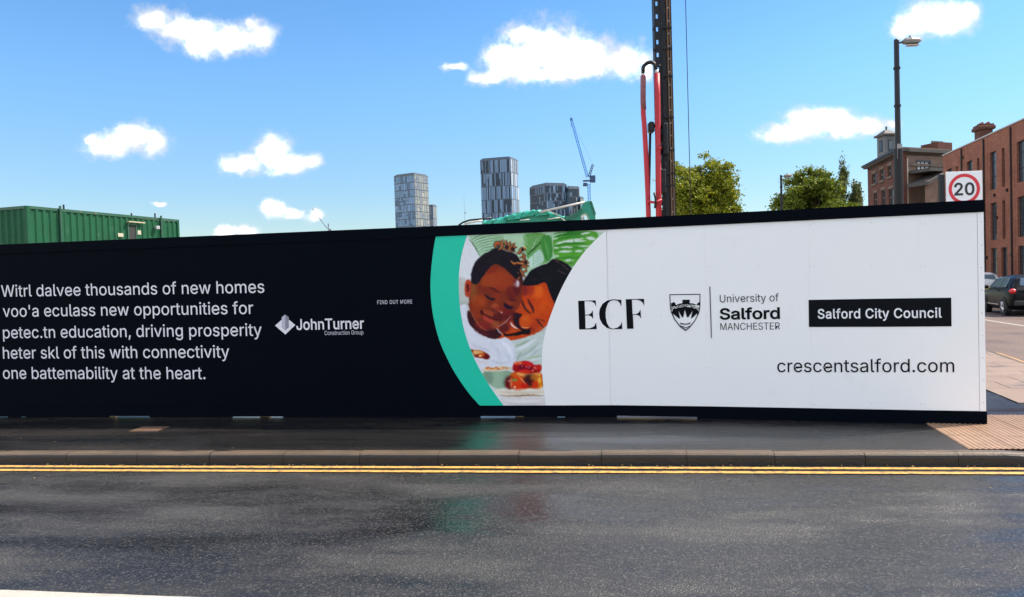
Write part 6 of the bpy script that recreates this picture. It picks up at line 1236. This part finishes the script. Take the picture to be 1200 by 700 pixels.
for (sx, sy, rz_) in ((0, -1, 0), (-1, 0, 1)):
    w = tw * .42
    f = obj('turret_window', boxbm(-w if not rz_ else -tw - .03, w if not rz_ else -tw + .02, -tw - .03 if not rz_ else -w, -tw + .02 if not rz_ else w, zb_ + .2, ze - .35), M_frame, T)
    obj('pane', boxbm(-w * .8 if not rz_ else -tw - .05, w * .8 if not rz_ else -tw - .031, -tw - .05 if not rz_ else -w * .8, -tw - .031 if not rz_ else w * .8, zb_ + .35, ze - .5), M_glassw, f)

# ================================================================== PARKED CARS
def car(name, label, paint_m, loc, rz, L_=4.0, W_=1.74, H_=1.46, tail='red'):
    """local +y = forwards, origin under the middle of the rear axle line"""
    t = thing(name, label, 'car', loc, rz, 'cars parked along the side street')
    # stations: y, half width, belt z, sill z, roof z, roof half width
    ST_ = [(-.72, .60, .80, .42, .82, .50), (-.66, .76, .92, .26, .95, .60), (-.55, .83, .98, .22, 1.06, .62), (-.32, .86, 1.0, .20, 1.38, .57), (.0, .87, 1.0, .19, 1.44, .59), (.6, .87, .99, .18, 1.46, .60), (1.2, .87, .97, .18, 1.44, .60), (1.65, .87, .96, .18, 1.33, .60), (2.25, .865, .95, .19, .985, .64), (2.6, .85, .90, .2, .93, .62), (3.0, .80, .80, .24, .84, .55), (3.22, .66, .66, .32, .70, .45)]
    k = W_ / 1.74
    bm = bmesh.new(); rings = []
    for (y, w, zb, zs, zr, wr) in ST_:
        w *= k; wr *= k; zr *= H_ / 1.46 if zr > 1.2 else 1
        rings.append([bm.verts.new(p) for p in ((0, y, zs), (w * .9, y, zs), (w * .985, y, zs + .14), (w, y, (zs + zb) / 2), (w * .965, y, zb), (wr + (w * .965 - wr) * .1 if zr > zb + .12 else wr, y, zr - .04 if zr > zb + .12 else (zb + zr) / 2), (wr * .6, y, zr), (0, y, zr + .015))])
    for a, b in zip(rings, rings[1:]):
        for i in range(7): bm.faces.new((a[i], a[i + 1], b[i + 1], b[i]))
    bm.faces.new(rings[0][::-1]); bm.faces.new(rings[-1])
    geo = bm.verts[:] + bm.edges[:] + bm.faces[:]
    bmesh.ops.mirror(bm, geom=geo, axis='X', merge_dist=.001); bmesh.ops.remove_doubles(bm, verts=bm.verts, dist=.001); bmesh.ops.recalc_face_normals(bm, faces=bm.faces)
    body = obj('body', bm, paint_m, t, smooth=True); md = body.modifiers.new('s', 'SUBSURF'); md.levels = 2; md.render_levels = 2
    Mg = mat('car_glass', (.10, .15, .20), .06, spec=.9); Mt = mat('tyre', (.012, .012, .012), .8); Mr_ = mat('alloy', (.45, .45, .46), .35, metal=.8); Mk = mat('car_black_trim', (.01, .01, .011), .5)
    Mtail = mat('tail_red', (.55, .01, .015), .2, spec=.7)
    for s in (-1, 1):
        def sidepane(P, nm='side_window'):
            b_ = bmesh.new(); v0 = [b_.verts.new((s * x * k, y, z)) for x, y, z in P]; v1 = [b_.verts.new((s * (x * k - .03), y, z - .005)) for x, y, z in P]
            b_.faces.new(v0); b_.faces.new(v1[::-1])
            for i in range(len(P)): j = (i + 1) % len(P); b_.faces.new((v0[i], v1[i], v1[j], v0[j]))
            bmesh.ops.recalc_face_normals(b_, faces=b_.faces); return obj(nm, b_, Mg, t)
        sidepane([(.855, .50, 1.0), (.855, 1.9, .985), (.70, 1.55, 1.30), (.655, 1.10, 1.37), (.645, .50, 1.385)])
        sidepane([(.855, -.16, 1.02), (.855, .44, 1.0), (.645, .44, 1.385), (.66, .05, 1.36)])
        for y in (0.02, 2.48):
            b_ = bmesh.new(); tube(b_, [(s * (.69) * k, y, .31), (s * .885 * k, y, .31)], .365, 24); obj('wheel_arch', b_, Mk, t)
            b_ = bmesh.new(); tube(b_, [(s * .70 * k, y, .31), (s * .875 * k, y, .31), (s * .893 * k, y, .31)], [.312, .312, .29], 24); wh = obj('wheel', b_, Mt, t)
            b_ = bmesh.new(); tube(b_, [(s * .892 * k, y, .31), (s * .9 * k, y, .31)], .20, 20)
            for q in range(5):
                a_ = q * 2 * math.pi / 5; tube(b_, [(s * .905 * k, y, .31), (s * .905 * k, y + .19 * math.cos(a_), .31 + .19 * math.sin(a_))], [.045, .03], 5)
            obj('rim', b_, Mr_, wh)
        m_ = obj('mirror', boxbm(s * .98 * k - .09, s * .98 * k + .09, 1.72, 1.86, .93, 1.07, bev=.04), paint_m, t)
        obj('door_handle', boxbm(s * .868 * k - .02, s * .868 * k + .02, .62, .80, .86, .89, bev=.005), Mk if False else paint_m, t)
        obj('tail_light', (lambda b_: (bmesh.ops.create_icosphere(b_, subdivisions=2, radius=1, matrix=Matrix.Translation((s * .735 * k, -.60, .88)) @ Matrix.Diagonal((.12, .11, .10, 1))), b_)[-1])(bmesh.new()), Mtail, t, smooth=True)
        obj('head_light', (lambda b_: (bmesh.ops.create_icosphere(b_, subdivisions=2, radius=1, matrix=Matrix.Translation((s * .58 * k, 3.04, .68)) @ Matrix.Diagonal((.16, .16, .10, 1))), b_)[-1])(bmesh.new()), mat('headlamp', (.6, .6, .62), .1), t, smooth=True)
        obj('sill_trim', boxbm(s * .87 * k - .02, s * .87 * k + .012, .55, 2.0, .36, .40), mat('chrome', (.6, .6, .6), .2, metal=.9), t)
    b_ = bmesh.new(); P = [(-.50, -.50, 1.08), (.50, -.50, 1.08), (.44, -.36, 1.345), (-.44, -.36, 1.345)]; v0 = [b_.verts.new((x * k, y - .045, z)) for x, y, z in P]; v1 = [b_.verts.new((x * k, y + .01, z)) for x, y, z in P]; b_.faces.new(v0); b_.faces.new(v1[::-1])
    for i in range(4): j = (i + 1) % 4; b_.faces.new((v0[i], v1[i], v1[j], v0[j]))
    bmesh.ops.recalc_face_normals(b_, faces=b_.faces); obj('rear_window', b_, Mg, t)
    b_ = bmesh.new(); P = [(-.60, 2.16, 1.01), (.60, 2.16, 1.01), (.50, 1.70, 1.32), (-.50, 1.70, 1.32)]; v0 = [b_.verts.new((x * k, y + .03, z + .02)) for x, y, z in P]; v1 = [b_.verts.new((x * k, y - .02, z - .02)) for x, y, z in P]; b_.faces.new(v0); b_.faces.new(v1[::-1])
    for i in range(4): j = (i + 1) % 4; b_.faces.new((v0[i], v1[i], v1[j], v0[j]))
    bmesh.ops.recalc_face_normals(b_, faces=b_.faces); obj('windscreen', b_, Mg, t)
    obj('bumper', boxbm(-.72 * k, .72 * k, -.76, -.62, .36, .56, bev=.04), Mk, t)
    obj('number_plate', boxbm(-.26, .26, -.775, -.761, .60, .71), mat('plate_yellow', (.7, .5, .05), .4), t)
    return t
M_carb = mat('black_car_paint', (.001, .0015, .003), .3, spec=.18); M_carw = mat('white_car_paint', (.62, .62, .63), .25, spec=.5, coat=.6)
wl0 = onz(1175.5, 370)
az = R(20); side = Vector((math.cos(az), -math.sin(az), 0)) * .88
cl0 = wl0 + side
car('parked_car', 'dark navy hatchback parked with its rear towards us at the right edge of the frame', M_carb, (cl0.x, cl0.y, .004), -az)
wp = aty(1150, 330, 38.2); car('parked_car', 'white car with red tail light half hidden behind the hoarding end and the dark hatchback', M_carw, (wp.x, wp.y, .004), -R(13), H_=1.5)
